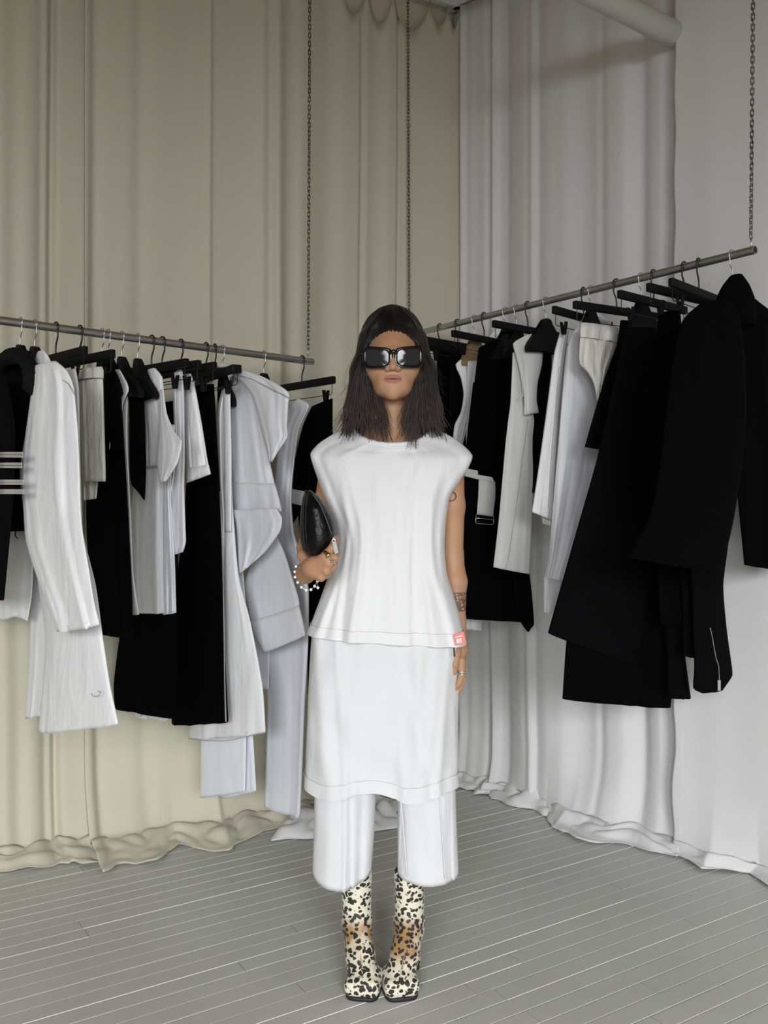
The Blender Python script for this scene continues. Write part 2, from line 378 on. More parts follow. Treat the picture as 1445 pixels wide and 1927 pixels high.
# ------------------------------------------------------------------ curtains
def along(px, off, D, N):
    "distance from the corner (m) where the picture column px meets the curtain line `off` in front of the wall"
    r = ray(px, HY); base = CORNER + N * off
    # base - D*u = r*k
    den = -D.x * r.y + D.y * r.x
    return (base.y * r.x - base.x * r.y) / den * (1 if True else 1)
def curtain(name, label, D, N, u0, u1, off, mt, seed, ztop, amp=0.035, freq=8.0, edges=(), scallop=None, puddle=0.12, du=0.006, edge_wave=0.0, lean=0.0, flat=1.0):
    rr = rng(seed); nu = int((u1 - u0) / du)
    us = np.linspace(u0, u1, nu)
    # uneven pleats: broad, almost flat panels between narrower rounded folds and a few sharp creases
    L_ = u1 - u0; base = np.zeros(nu); u = u0 - .1
    while u < u1 + .1:
        w = rr.choice((.018, .025, .035, .05, .07)) * rr.uniform(.8, 1.3) * (8.0 / freq); hgt = rr.uniform(.25, 1.0) * rr.choice((1, 1, 1, -.7))
        t_ = (us - u) / w; base += hgt * np.where(t_ < 0, np.exp(-(t_ * flat) ** 2), np.exp(-(t_ * rr.uniform(.5, 1.8)) ** 2))
        u += w * rr.uniform(1.2, 3.2)
    base = base - base.mean() + .45 * np.sin(us * 4.1 + seed)
    sharp = np.zeros(nu)
    for (ue, w, h) in edges: sharp += h * np.exp(-((us - ue) / w) ** 2)
    zs = list(np.linspace(ztop, 0.35, 46)) + list(np.linspace(0.33, 0.035, 22))
    npud = 16
    V = np.zeros((len(zs) + npud, nu, 3)); B = CORNER + N * off
    pw = np.zeros(nu)
    k2 = [rr.choice((.1, .3, .7, 1.0, 1.6)) for _ in range(int((u1 - u0) * 6) + 3)]; pw = np.interp(us, np.linspace(u0, u1, len(k2)), k2) * puddle
    def rump(a_, b_): return np.array([mnoise.noise((float(x) + seed, float(b_), seed * .7)) for x in a_])
    s1, s2, s3 = rr.uniform(0, 9), rr.uniform(0, 9), rr.uniform(0, 9)
    for i, z in enumerate(zs):
        h = 1 - z / ztop
        a = amp * (.75 + .55 * h) * (1 + .12 * math.sin(z * 3 + seed))
        shift = .012 * math.sin(z * 1.9 + s1) * h
        y = np.interp(us + shift, us, base) * a + np.interp(us + shift, us, sharp)
        y += .008 * np.sin(us * 9 + z * 1.3 + s2) * h
        if z < .33: 
            q = (.33 - z) / .3; y += pw * .55 * q ** 2.2 + .010 * q * rump(us * 7, z * 9)
        uu = us + edge_wave * ((us - u0) < .03) * np.sin(z * 21) * (0.3 + 0.7 * h)
        zz = np.full(nu, z)
        if scallop is not None and i < 14: zz = z - scallop(us) * (1 - i / 14)
        V[i, :, 0] = B.x - D.x * uu + N.x * y; V[i, :, 1] = B.y - D.y * uu + N.y * y; V[i, :, 2] = zz
        ylast = y
    for j in range(npud):                                   # the spare length lies rumpled on the floor
        q = (j + 1) / npud; i = len(zs) + j
        y = ylast + pw * q * (1.0 + .5 * rump(us * 5, 9.0))
        zz = .035 * (1 - q) ** 1.5 + np.abs(rump(us * 9, q * 2.6 + 3)) * .05 * (1 - .6 * q) * np.clip(pw / .08, .15, 1) + .004
        uu = us + .03 * q * np.sin(us * 11 + s3)
        V[i, :, 0] = B.x - D.x * uu + N.x * y; V[i, :, 1] = B.y - D.y * uu + N.y * y; V[i, :, 2] = zz
    nr = len(zs) + npud
    idx = np.arange(nr * nu).reshape(nr, nu)
    q = np.stack([idx[:-1, :-1], idx[:-1, 1:], idx[1:, 1:], idx[1:, :-1]], -1).reshape(-1, 4)
    me = fast_mesh(name, V.reshape(-1, 3), q)
    o = link(name, me, mt); tag(o, label, 'curtain', 'floor-length studio curtains')
    sm = o.modifiers.new('thickness', 'SOLIDIFY'); sm.thickness = .0015
    return o
uL = lambda px: along(px, .07, DL, NL); uR = lambda px: along(px, .07, DR, NR)
ZT = 3.335
hooks_u = [uL(x) for x in (862, 843, 811, 745, 697, 640)]
def scal(us):
    h = np.array(sorted(hooks_u)); out = np.zeros_like(us)
    for a, b in zip(h[:-1], h[1:]):
        t = (us - a) / (b - a); k = (t >= 0) & (t <= 1); out[k] = np.maximum(out[k], (.135 if b - a > .1 else .09) * np.sin(np.clip(t[k], 0, 1) * math.pi) ** .8)
    return out
curtain('curtain', 'wide cream curtain hooked to the white track, meeting the corner', DL, NL, -0.02, uL(158), .07, 'cream_curtain', 3, ZT, amp=.034, freq=7.0,
        edges=[(uL(265), .03, -.012), (uL(392), .012, .014), (uL(490), .02, .010), (uL(757), .012, -.02), (uL(687), .012, -.02)], scallop=scal, puddle=.12, flat=.8)
curtain('curtain', 'cream curtain beside the dark vertical gap, behind the jacket with beaded bands', DL, NL, uL(162), uL(0) + 1.0, .055, 'cream_curtain', 8, ZT, amp=.036, freq=6.0,
        edges=[(uL(100), .012, -.03), (uL(90), .02, .012)], puddle=.10, flat=.8)
curtain('curtain', 'gathered white curtain between the corner and the scalloped seam', DR, NR, 0.02, uR(1292), .07, 'white_curtain', 12, ZT, amp=.030, freq=11.5, puddle=.09, flat=.75)
curtain('curtain', 'smooth white curtain with a scalloped edge under the pipe', DR, NR, uR(1283), uR(1445) + 1.3, .10, 'white_curtain', 21, ZT, amp=.022, freq=4.2, puddle=.07, edge_wave=.006, flat=1.1)
# a spare heap of curtain cloth lying in front of the cream curtain
def heap(label, a, b, c, d, seed, mt, h=.06):
    P = [floor_at(*q) for q in (a, b, c, d)]; n = 46; V = []; off = Vector((seed, 2.0 * seed, 0))
    for i in range(n):
        for j in range(n):
            u, v = i / (n - 1), j / (n - 1)
            p = (P[0] * (1 - u) + P[1] * u) * (1 - v) + (P[3] * (1 - u) + P[2] * u) * v
            e = math.sin(math.pi * u) ** .5 * math.sin(math.pi * v) ** .5
            p = p + Vector((mnoise.noise(p * 9 + off), mnoise.noise(p * 9 - off), 0)) * .03
            z = h * e * (.35 + abs(mnoise.noise(p * 11 + off)) * 2.0 + .35 * abs(math.sin(u * 9 + 3 * mnoise.noise(p * 5)))) + .003
            V.append((p.x, p.y, z))
    F = [(i * n + j, i * n + j + 1, (i + 1) * n + j + 1, (i + 1) * n + j) for i in range(n - 1) for j in range(n - 1)]
    o = link('cloth_heap', mesh('cloth_heap', V, F), mt); o.modifiers.new('thickness', 'SOLIDIFY').thickness = .002
    tag(o, label, 'cloth', None); return o
heap('crumpled white cloth heap on the floor behind the trousers', (512, 1584), (750, 1562), (745, 1506), (540, 1524), 3, 'white_curtain', .075)
heap('rumpled cream curtain tail on the boards under the long black trousers', (90, 1600), (200, 1588), (300, 1545), (150, 1545), 9, 'cream_curtain', .035)
heap('rumpled cream cloth tail under the hanging satin panel', (335, 1532), (540, 1528), (560, 1490), (380, 1495), 14, 'cream_curtain', .04)
heap('bunched white cloth along the foot of the gathered curtain', (920, 1506), (1130, 1562), (1150, 1546), (930, 1484), 19, 'white_curtain', .05)

# white curtain track along the left wall, its hooks, and the pale soffit behind it
tr0 = CORNER + NL * .06 + Vector((0, 0, ZT + .03)); tr1 = tr0 - DL * 4.2
bm = bmesh.new(); c = (tr0 + tr1) / 2
bm_box(bm, c, ((tr1 - tr0).length, .035, .03), Matrix.Rotation(math.atan2(DL.y, DL.x), 4, 'Z'), .004)
tk = bm_obj('trim_1', bm, 'track_white'); tag(tk, 'white ceiling track holding the cream curtain', kind='structure')
for k, u in enumerate(hooks_u):
    p = CORNER + NL * .06 - DL * u + Vector((0, 0, ZT + .012))
    o = tubeobj('curtain_hook', [p + Vector((0, 0, .02)), p, p + Vector((.006, -.008, -.02)), p + Vector((0, -.012, -.035)), p + Vector((-.006, -.006, -.025))], .0025, 'chrome', tk)
tr0 = CORNER + NR * .06 + Vector((0, 0, ZT + .03)); tr1 = tr0 - DR * 4.8
bm = bmesh.new(); bm_box(bm, (tr0 + tr1) / 2, ((tr1 - tr0).length, .03, .03), Matrix.Rotation(math.atan2(DR.y, DR.x), 4, 'Z'), .004)
tag(bm_obj('trim_2', bm, 'track_white'), 'white ceiling track holding the white curtains', kind='structure')

# painted pipe that runs from the right wall out over the room
pe = W(1290, 76, 3.17); pd = Vector((2984 - CX, FOC, 0)).normalized()
pipe = empty('overhead_pipe', tuple(pe)); tag(pipe, 'thick cream painted pipe coming out through the white curtain near the ceiling', 'pipe')
el_ = pe - pd * .66; UPV = Vector((0, 0, 1)); bend_ = [el_ - pd * (.10 * math.sin(a)) + UPV * (.10 * (1 - math.cos(a))) for a in np.linspace(0, math.pi / 2, 9)]  # unseen elbow to the ceiling, added to keep the pipe's shadow off the curtains
q = tubeobj('pipe_body', [pe + pd * .04, pe, pe - pd * .35] + bend_ + [Vector((bend_[-1].x, bend_[-1].y, CEIL))], .0425, 'pipe_paint', n=32)
rg = tubeobj('pipe_collar', [pe + pd * .012, pe - pd * .012], .0445, 'pipe_paint', n=32)
adopt(pipe, q, rg)
# ------------------------------------------------------------------ hanging rails and chains
RR = .0118
LE = W(588, 681, 3.18); LD = Vector((2615 - CX, FOC, 0)).normalized(); LS = LE - LD * 1.62
RN = W(1421, 470, 2.51); RD = Vector((-519 - CX, FOC, 0)).normalized(); RF = RN + RD * 1.60
def pipe_mesh(a, b, r, wall_):
    d = (b - a).normalized(); u = d.orthogonal().normalized(); v = d.cross(u); n = 28; V, F = [], []
    for (p, q) in ((a, r), (b, r), (b, r - wall_), (a, r - wall_)):
        for k in range(n):
            w = 2 * math.pi * k / n; V.append(p + u * math.cos(w) * q + v * math.sin(w) * q)
    for i in range(4):
        j = (i + 1) % 4
        for k in range(n): l = (k + 1) % n; F.append((i * n + k, i * n + l, j * n + l, j * n + k))
    me = mesh('rail', V, F); return me
for nm, a, b, lab in (('L', LS, LE, 'galvanised steel clothes rail in front of the cream curtain'), ('R', RN, RF, 'galvanised steel clothes rail in front of the white curtain')):
    o = link('clothes_rail', pipe_mesh(a, b, RR, .002), 'steel'); tag(o, lab, 'clothes rail', 'chain-hung clothes rails')
    md = o.modifiers.new('e', 'EDGE_SPLIT'); md.split_angle = math.radians(40)

def link_mesh():
    n = 20; pts = []; a, b = .0033, .0095 - .0033
    for k in range(n):
        w = 2 * math.pi * k / n; pts.append(Vector((math.cos(w) * .0042, 0, math.sin(w) * .0042 + (b if math.sin(w) >= 0 else -b))))
    return mesh('link', *sweep(pts, .0016, 6, closed=True))
LM = link_mesh(); PITCH = .0149
def chain(p, label, lean):
    root = empty('hanging_chain', tuple(p)); tag(root, label, 'chain', 'chains holding up the rails')
    e = tubeobj('eye_bolt', [p + Vector((0, 0, -.004)), p + Vector((0, 0, .024))], .0022, 'chrome'); adopt(root, e)
    nl = int((CEIL - p.z - .03) / PITCH); me = LM.copy(); me.materials.append(MATS['chain_steel'])
    me.polygons.foreach_set('use_smooth', [True] * len(me.polygons))
    for k in range(nl):
        o = bpy.data.objects.new('link', me); COL.objects.link(o); o.parent = root
        o.location = (lean * k * PITCH, 0, .03 + k * PITCH); tw = math.radians(25 + k * 1.5 * math.sin(k * .06))
        o.rotation_euler = (0, 0, tw + (math.pi / 2 if k % 2 else 0))
chain(W(580, 668, LE.y - .02) , 'steel chain rising from the tip of the rail that carries the white hooded top', .0045)
q = RN + RD * .013; chain(q + Vector((0, 0, RR)), 'steel chain rising from the open end of the rail above the black jacket', .009)
q = RF - RD * .03; chain(q + Vector((0, 0, RR)), 'steel chain rising directly behind the person', -.004)
chain(LS + LD * .03 + Vector((0, 0, RR)), 'steel chain at the near end of the rail with the beaded jacket', 0.0)

def rail_at(side, px):
    a, d = (LE, LD) if side == 'L' else (RN, RD)
    r = (px - CX) / FOC; t = (r * a.y - a.x) / (d.x - r * d.y); return a + d * t
def plane(side, px, dn=0.0, yaw=0.0):
    "hanger plane through the rail point seen at column px; dn metres nearer the viewer along the rail"
    d = LD if side == 'L' else RD
    p = rail_at(side, px) - d * dn
    n = d.copy()
    if yaw: n.rotate(Matrix.Rotation(math.radians(yaw), 3, 'Z'))
    return p, n

# ------------------------------------------------------------------ hangers
def hook_pts(top, big=1.0):
    r = RR + .0042; P = [Vector((0, 0, -top)), Vector((0, 0, -top * .72)), Vector((.004, 0, -top * .55)), Vector((.0125, 0, -.026))]
    for k in range(15):
        w = math.radians(-38 + k * 17.5); P.append(Vector((math.cos(w) * r, 0, math.sin(w) * r)))
    return P
HK = {}
for top in (.062, .078):
    for rad in (.0017, .0026):
        HK[(top, rad)] = mesh('hook', *sweep([Vector(p) for p in catmull([[*p, *p] for p in hook_pts(top)], .006)[:, :3]], rad, 8))
def bar_hanger_mesh():
    bm = bmesh.new(); bm_box(bm, (0, 0, -.086), (.36, .016, .025), None, .003); me = bpy.data.meshes.new('bar'); bm.to_mesh(me); bm.free(); return me
def wire_mesh():
    P = [Vector(p) for p in ((-.168, 0, -.095), (-.168, 0, -.128), (-.162, 0, -.134), (.162, 0, -.134), (.168, 0, -.128), (.168, 0, -.095))]
    return mesh('wire', *sweep(P, .0014, 6))
def clip_mesh():
    bm = bmesh.new()
    bm_box(bm, (0, -.006, -.137), (.016, .004, .042), Matrix.Rotation(math.radians(9), 4, 'X'), .001)
    bm_box(bm, (0, .006, -.137), (.016, .004, .042), Matrix.Rotation(math.radians(-9), 4, 'X'), .001)
    bm_box(bm, (0, 0, -.134), (.018, .012, .007), None, .001)
    me = bpy.data.meshes.new('clip'); bm.to_mesh(me); bm.free(); return me
def shoulder_mesh():
    top = [(0, -.060), (.014, -.061), (.025, -.066), (.032, -.078), (.040, -.094), (.066, -.112), (.100, -.130), (.130, -.150), (.150, -.168), (.156, -.180)]
    bot = [(.148, -.188), (.125, -.170), (.090, -.150), (.058, -.133), (.030, -.124), (0, -.122)]
    out = top + bot; out = out + [(-x, z) for (x, z) in reversed(out[1:-1])]
    n = len(out); V = [(x, -.009, z) for x, z in out] + [(x, .009, z) for x, z in out]
    bend = lambda p: (p[0], p[1] + .9 * p[0] * p[0], p[2])
    V = [bend(p) for p in V]
    # two facing outlines, filled by strips between matching left and right points
    F = [(k, (k + 1) % n, n + (k + 1) % n, n + k) for k in range(n)]
    me = bpy.data.meshes.new('shoulders'); bm = bmesh.new(); vs = [bm.verts.new(p) for p in V]
    for f in F: bm.faces.new([vs[i] for i in f])
    for o_ in (0, n):
        f = bm.faces.new([vs[o_ + k] for k in range(n)]); bmesh.ops.triangulate(bm, faces=[f])
    bmesh.ops.recalc_face_normals(bm, faces=bm.faces); bm.to_mesh(me); bm.free(); return me
BARM, WIREM, CLIPM, SHM = bar_hanger_mesh(), wire_mesh(), clip_mesh(), shoulder_mesh()
for me, mt in ((BARM, 'hanger_black'), (WIREM, 'black_metal'), (CLIPM, 'hanger_black'), (SHM, 'hanger_black')): me.materials.append(MATS[mt])
HOOKM = {}
for key, me in HK.items():
    me.polygons.foreach_set('use_smooth', [True] * len(me.polygons))
    for mt in ('chrome', 'black_metal'):
        c = me.copy(); c.materials.append(MATS[mt]); HOOKM[(key, mt)] = c
def hanger(side, px, kind, label, yaw=0.0, clips=(-.12, .12), wood=None, w=.55):
    p = rail_at(side, px); d = LD if side == 'L' else RD
    H = Vector((d.y, -d.x, 0)) if side == 'L' else Vector((-d.y, d.x, 0))
    root = empty('trouser_hanger' if kind == 'bar' else 'coat_hanger', tuple(p)); root.rotation_euler = (0, 0, math.atan2(H.y, H.x) + math.radians(yaw))
    tag(root, label, 'hanger', 'black clip hangers' if kind == 'bar' else 'shaped coat hangers')
    def kid(n, me): o = bpy.data.objects.new(n, me); COL.objects.link(o); o.parent = root; return o
    if kind == 'bar':
        kid('hook', HOOKM[((.078, .0026), 'black_metal')]); kid('bar', BARM); kid('wire', WIREM)
        for x in clips: c = kid('clip', CLIPM); c.location.x = x
    else:
        kid('hook', HOOKM[((.062, .0017), 'chrome')]); 
        me = SHM
        if wood: me = SHM.copy(); me.materials.clear(); me.materials.append(MATS[wood])
        k_ = kid('shoulders', me); k_.scale.x = w
    return root

hanger('L', 38, 'coat', 'black shaped hanger inside the fur-collared jacket')
hanger('L', 65, 'coat', 'black shaped hanger inside the long white coat', 4)
hanger('L', 105, 'bar', 'clip hanger next to the long white coat collar', 3)
hanger('L', 150, 'bar', 'clip hanger holding the cream elastic-waist shorts', 6)
hanger('L', 192, 'coat', 'shaped hanger just behind the cream shorts waist')
hanger('L', 203, 'coat', 'shaped hanger in the black vest with silver hook', 3)
hanger('L', 229, 'coat', 'shaped hanger carrying the white-trimmed top')
hanger('L', 259, 'coat', 'shaped hanger in the black top with pointed hem', -3)
hanger('L', 285, 'bar', 'clip hanger above the white cap-sleeve top, thin black hook', 7)
hanger('L', 305, 'bar', 'clip hanger holding the narrow white trousers', 9)
hanger('L', 340, 'bar', 'clip hanger holding the white mini skirt', 5)
hanger('L', 387, 'bar', 'clip hanger holding the long black trousers with glitter seam', 4)
hanger('L', 418, 'coat', 'shaped hanger inside the white hooded top', w=.3)
hanger('L', 404, 'bar', 'clip hanger holding the flared white skirt', -12)
hanger('L', 496, 'coat', 'rounded black hanger neck standing clear above the long white dress', -8)
hanger('L', 568, 'bar', 'clip hanger at the rail tip holding short black trousers', 0, (-.155, .135))
hanger('R', 828, 'bar', 'clip hanger closest to the person on the white curtain rail', 6)
hanger('R', 861, 'bar', 'second clip hanger from the person, with black trousers', 6)
hanger('R', 893, 'coat', 'bare wooden hanger with a light neck and silver hook', 0, wood='hanger_wood')
hanger('R', 911, 'bar', 'third clip hanger from the person, beside the light wooden hanger', 8)
hanger('R', 951, 'coat', 'shaped hanger inside the black sleeveless blazer')
hanger('R', 972, 'coat', 'rounded shaped hanger behind the long bar over the black blazer', 2)
hanger('R', 993, 'bar', 'long black clip hanger above the white cut-out vest', 4)
hanger('R', 1027, 'coat', 'broad black hanger neck in the white cut-out vest', w=.75)
hanger('R', 1098, 'bar', 'clip hanger holding the narrow cream shirt trousers', 10)
hanger('R', 1112, 'coat', 'shaped hanger inside the white sweatshirt')
hanger('R', 1160, 'bar', 'clip hanger holding the cream elastic shorts beside the sweatshirt', -6)
hanger('R', 1207, 'coat', 'shaped black hanger with a silver hook behind the black skirts')
hanger('R', 1230, 'bar', 'clip hanger with a thick black hook over the black A-line skirt', 4)
hanger('R', 1288, 'bar', 'clip hanger tilted up beside the black jacket', 2)
hanger('R', 1315, 'bar', 'clip hanger half hidden by the black jacket shoulder', 10)
hanger('R', 1378, 'coat', 'shaped hanger inside the big black jacket', w=.3)

# ------------------------------------------------------------------ garments on the left rail, nearest first
def garment(name, label, cat, *parts, group=None):
    lo = None
    for p in parts:
        for c in p.bound_box:
            if lo is None or c[2] < lo[2]: lo = Vector(c)
    root = empty(name, tuple(lo)); tag(root, label, cat, group); adopt(root, *parts); return root
def beads(name, pxs, pl, m, toward, size, sp, rows=1, rowgap=.0):
    "a trim of small separate beads along photo pixels"
    p0, nn = pl; pts = [onplane(x, y, p0, nn) for (x, y) in pxs]; P = catmull([[*p, *p] for p in pts], sp)[:, :3]
    bm = bmesh.new()
    for r in range(rows):
        for q in P:
            q = Vector(q); v = Vector((q.x, q.y, q.z - CAMH)).normalized()
            bm_box(bm, q - v * toward - Vector((0, 0, r * rowgap)), size, Matrix.Rotation(math.atan2(nn.y, nn.x), 4, 'Z'))
    o = bm_obj(name, bm, m); o['kind'] = 'stuff'; return o

pl = plane('L', 38, .02)
b = cloth('jacket_body', [(-20, 690, 48, 684), (-45, 730, 60, 725), (-60, 800, 56, 800), (-62, 900, 47, 900), (-62, 1000, 46, 999)], pl, .10, 'black_twill', seed=1, folds=4)
s = cloth('sleeve', [(-40, 715, 14, 706), (-52, 800, 28, 800), (-55, 920, 27, 920), (-52, 1010, 19, 1010), (-50, 1125, 8, 1128)], plane('L', 38, .09), .09, 'black_twill', seed=2, folds=4)
def fur_ring(pxs, pl, rad, seed):
    p0, nn = pl; pts = [onplane(x, y, p0, nn) for (x, y) in pxs]; P = catmull([[*p, *p] for p in pts], .008)[:, :3]
    V, F = sweep([Vector(p) for p in P], rad, 14); r2 = rng(seed)
    V = [p + Vector((mnoise.noise(p * 90), mnoise.noise(p * 90 + Vector((5, 1, 2))), mnoise.noise(p * 90 + Vector((9, 4, 7))))) * .009 for p in V]
    return link('fur_collar', mesh('fur_collar', V, F), 'black_fur')
c = fur_ring([(2, 690), (14, 674), (32, 669), (46, 674), (56, 690), (60, 712), (56, 735)], plane('L', 38, .06), .020, 3)
bands = []
for (y, xr, rws) in ((853, 42, 2), (873, 40, 2), (905, 43, 1), (910, 43, 1), (923, 44, 1), (927.5, 44, 1)):
    bands.append(beads('bead_band', [(-40, y + 2), (2, y), (xr, y)], plane('L', 38, .09), 'silver', .062, (.002, .0055, .006), .0088, rws, .0075))
garment('fur_collar_jacket', 'black jacket with fur collar and silver beaded bands at the near rail end', 'jacket', b, s, c, *bands)
garment('layered_skirt', 'short white skirt showing below the beaded black jacket', 'skirt',
        cloth('skirt_body', [(-45, 740, 30, 740), (-50, 990, 56, 988), (-60, 1060, 62, 1060), (-60, 1130, 60, 1120), (-55, 1150, 52, 1168)], plane('L', 38, -.03), .06, 'white_linen', seed=4, folds=5, wave=.01),
        line_on('belt_loop', [(30, 998), (28, 1008), (33, 1013)], plane('L', 38, .0), .0016, 'dark_thread', .05))

pl = plane('L', 65, .02)
b = cloth('coat_front', [(66, 700, 112, 695), (62, 800, 146, 800), (52, 900, 152, 900), (60, 1000, 156, 1000), (72, 1100, 180, 1100), (86, 1200, 194, 1200), (80, 1290, 208, 1290), (72, 1376, 223, 1359)],
          pl, .075, 'white_linen', seed=5, folds=7, amp=.012)
bk = cloth('coat_back', [(60, 1000, 110, 1000), (60, 1100, 104, 1100), (56, 1200, 98, 1200), (52, 1280, 92, 1280), (47, 1352, 78, 1345)], plane('L', 72, -.03), .03, 'white_linen', seed=6, folds=3)
s = cloth('sleeve', [(66, 690, 108, 682), (63, 712, 128, 700), (58, 745, 140, 732), (48, 815, 147, 810), (37, 888, 150, 880), (44, 960, 152, 955), (48, 1015, 156, 1000), (64, 1070, 166, 1060), (86, 1130, 176, 1120), (106, 1188, 188, 1173)],
          plane('L', 65, .09), .075, 'white_linen', seed=7, folds=7, amp=.014, wr=.008)
col = cloth('collar', [(70, 664, 84, 662), (66, 676, 92, 672), (62, 700, 100, 690)], plane('L', 65, .06), .06, 'white_linen', seed=8, folds=2, amp=.003, hem=False)
th = line_on('loose_thread', [(172, 1305), (175, 1310), (181, 1311), (187, 1308), (190, 1303), (185, 1301)], pl, .0009, 'stitch', .068)
seam = line_on('shoulder_seam', [(84, 722), (95, 714), (112, 713), (128, 722), (140, 742)], plane('L', 65, .09), .0011, 'stitch', .034)
garment('long_coat', 'long white linen coat with standing collar, dangling sleeve and flared hem', 'coat', b, bk, s, col, th, seam)
garment('narrow_skirt', 'thin white skirt squeezed between the long coat and the cream shorts', 'skirt',
        cloth('skirt_body', [(123, 700, 143, 695), (132, 740, 149, 735), (138, 850, 151, 850), (142, 975, 155, 975)], plane('L', 105), .05, 'white_cotton', seed=9, folds=3))
pl = plane('L', 150)
garment('elastic_shorts', 'cream cotton shorts with gathered waist beside the long white coat', 'shorts',
        cloth('waistband', [(146, 697, 193, 691), (145, 703, 195, 698), (144, 716, 195, 712)], plane('L', 150, .012), .05, 'cream_cotton', seed=10, folds=16, amp=.005, hem=False),
        cloth('leg', [(146, 712, 194, 708), (147, 780, 196, 780), (152, 850, 198, 850), (154, 884, 199, 886), (156, 905, 199, 906)], pl, .075, 'cream_cotton', seed=11, folds=8, amp=.009, wr=.01),
        cloth('leg', [(150, 800, 188, 800), (155, 890, 186, 890), (156, 942, 182, 938)], plane('L', 150, -.035), .06, 'cream_cotton', seed=12, folds=5, amp=.01))
garment('black_vest', 'black sleeveless vest top hanging right behind the cream shorts', 'vest',
        cloth('vest_body', [(193, 700, 214, 692), (196, 722, 226, 718), (197, 780, 229, 780), (199, 852, 232, 850)], plane('L', 192), .05, 'black_twill', seed=13, folds=3),
        line_on('zip', [(207, 832), (206, 846)], plane('L', 192, .03), .001, 'silver', .02))
garment('black_skirt', 'long straight black skirt hanging below the cream shorts', 'skirt',
        cloth('skirt_body', [(190, 720, 226, 715), (175, 840, 234, 838), (162, 940, 240, 940), (165, 1040, 245, 1040), (180, 1130, 249, 1130), (190, 1192, 250, 1202)], plane('L', 203), .06, 'black_twill', seed=14, folds=4))
pl = plane('L', 229)
garment('trimmed_top', 'black top edged with white binding, squeezed among black vests', 'top',
        cloth('strap', [(211, 698, 226, 696), (220, 712, 240, 722), (225, 728, 242, 736), (226, 760, 231, 762), (225, 800, 230, 802), (228, 858, 231, 860)], plane('L', 229, .03), .03, 'white_cotton', seed=15, folds=2, amp=.003),
        cloth('side_panel', [(229, 735, 241, 742), (229, 800, 240, 800), (233, 862, 241, 860), (238, 960, 246, 960), (244, 1080, 251, 1080), (248, 1156, 262, 1156)], pl, .04, 'white_linen', seed=16, folds=2, amp=.004),
        cloth('black_lining', [(214, 708, 238, 716), (222, 735, 242, 740), (226, 800, 238, 800), (228, 850, 236, 850)], plane('L', 229, -.02), .03, 'black_twill', seed=17, folds=2))
garment('pointed_top', 'black top whose hem ends in a sharp downward point', 'top',
        cloth('top_body', [(238, 712, 262, 700), (241, 735, 270, 735), (243, 790, 273, 790), (243, 855, 274, 855)], plane('L', 259, -.01), .05, 'black_twill', seed=18, folds=3, hem=False),
        cloth('pointed_hem', [(243, 852, 275, 856), (244, 890, 275, 892), (247, 912, 274, 912), (258, 924, 273.5, 928), (270, 940, 272.5, 942)], plane('L', 259), .03, 'black_twill', seed=19, folds=2))
pl = plane('L', 285)
garment('cap_sleeve_top', 'white top with wide cap sleeve and open armhole', 'top',
        cloth('top_body', [(277, 698, 293, 694), (269, 722, 306, 712), (270, 765, 309, 765), (274, 811, 320, 812), (274, 850, 326, 845), (274, 877, 320, 877)], pl, .06, 'white_cotton', seed=20, folds=4),
        cloth('cap_sleeve', [(300, 735, 308, 733), (300, 775, 314, 778), (298, 812, 330, 815), (296, 850, 343, 832), (296, 880, 334, 872), (300, 908, 313, 906)], plane('L', 285, .03), .04, 'white_cotton', seed=21, folds=3, amp=.005),
        line_on('armhole_edge', [(304, 708), (307, 735), (312, 775), (322, 805), (342, 832)], plane('L', 285, .05), .0022, 'white_jersey', .012))
garment('folded_trousers', 'white trousers with raw pleated hems below the cap-sleeve top', 'trousers',
        cloth('leg', [(268, 735, 304, 735), (255, 880, 306, 880), (247, 960, 306, 960), (247, 1060, 307, 1060), (249, 1153, 309, 1153)], plane('L', 285, -.03), .05, 'white_linen', seed=22, folds=7, amp=.008),
        cloth('leg', [(300, 800, 330, 800), (304, 920, 322, 920), (305, 1050, 329, 1048), (306, 1156, 332, 1152)], plane('L', 291, -.03), .05, 'white_satin', seed=23, folds=3))
garment('narrow_trousers', 'cream-white narrow trousers hanging between cap-sleeve top and mini skirt', 'trousers',
        cloth('leg', [(327, 699, 344, 697), (325, 740, 347, 740), (328, 850, 348, 850), (318, 920, 347, 915), (305, 985, 349, 985), (304, 1030, 350, 1020), (305, 1050, 345, 1038)], plane('L', 305, -.02), .06, 'white_jersey', seed=24, folds=4))
garment('mini_skirt', 'white cotton mini skirt with a deep stitched hem over black trousers', 'skirt',
        cloth('skirt_body', [(344, 707, 360, 704), (345, 735, 368, 732), (348, 800, 380, 798), (350, 860, 390, 862), (351, 884, 393, 876)], plane('L', 340), .055, 'white_cotton', seed=25, folds=4, hem=False),
        cloth('hem_band', [(351, 882, 393, 874), (351, 909, 397, 892)], plane('L', 340, .006), .058, 'white_cotton', seed=25, folds=2))
pl = plane('L', 387)
garment('glitter_trousers', 'long wide black trousers with a silver glitter side seam', 'trousers',
        cloth('leg', [(362, 729, 403, 724), (356, 800, 407, 800), (350, 920, 414, 920), (340, 1030, 418, 1030), (325, 1150, 421, 1150), (322, 1260, 425, 1260), (323, 1361, 430, 1356)], pl, .08, 'black_wool', seed=26, folds=4),
        beads('glitter_seam', [(414, 926), (417, 1000), (419.5, 1100), (421.5, 1200), (423, 1300), (425, 1355)], plane('L', 387, .03), 'silver', .012, (.003, .003, .004), .0052, 2, .0026))
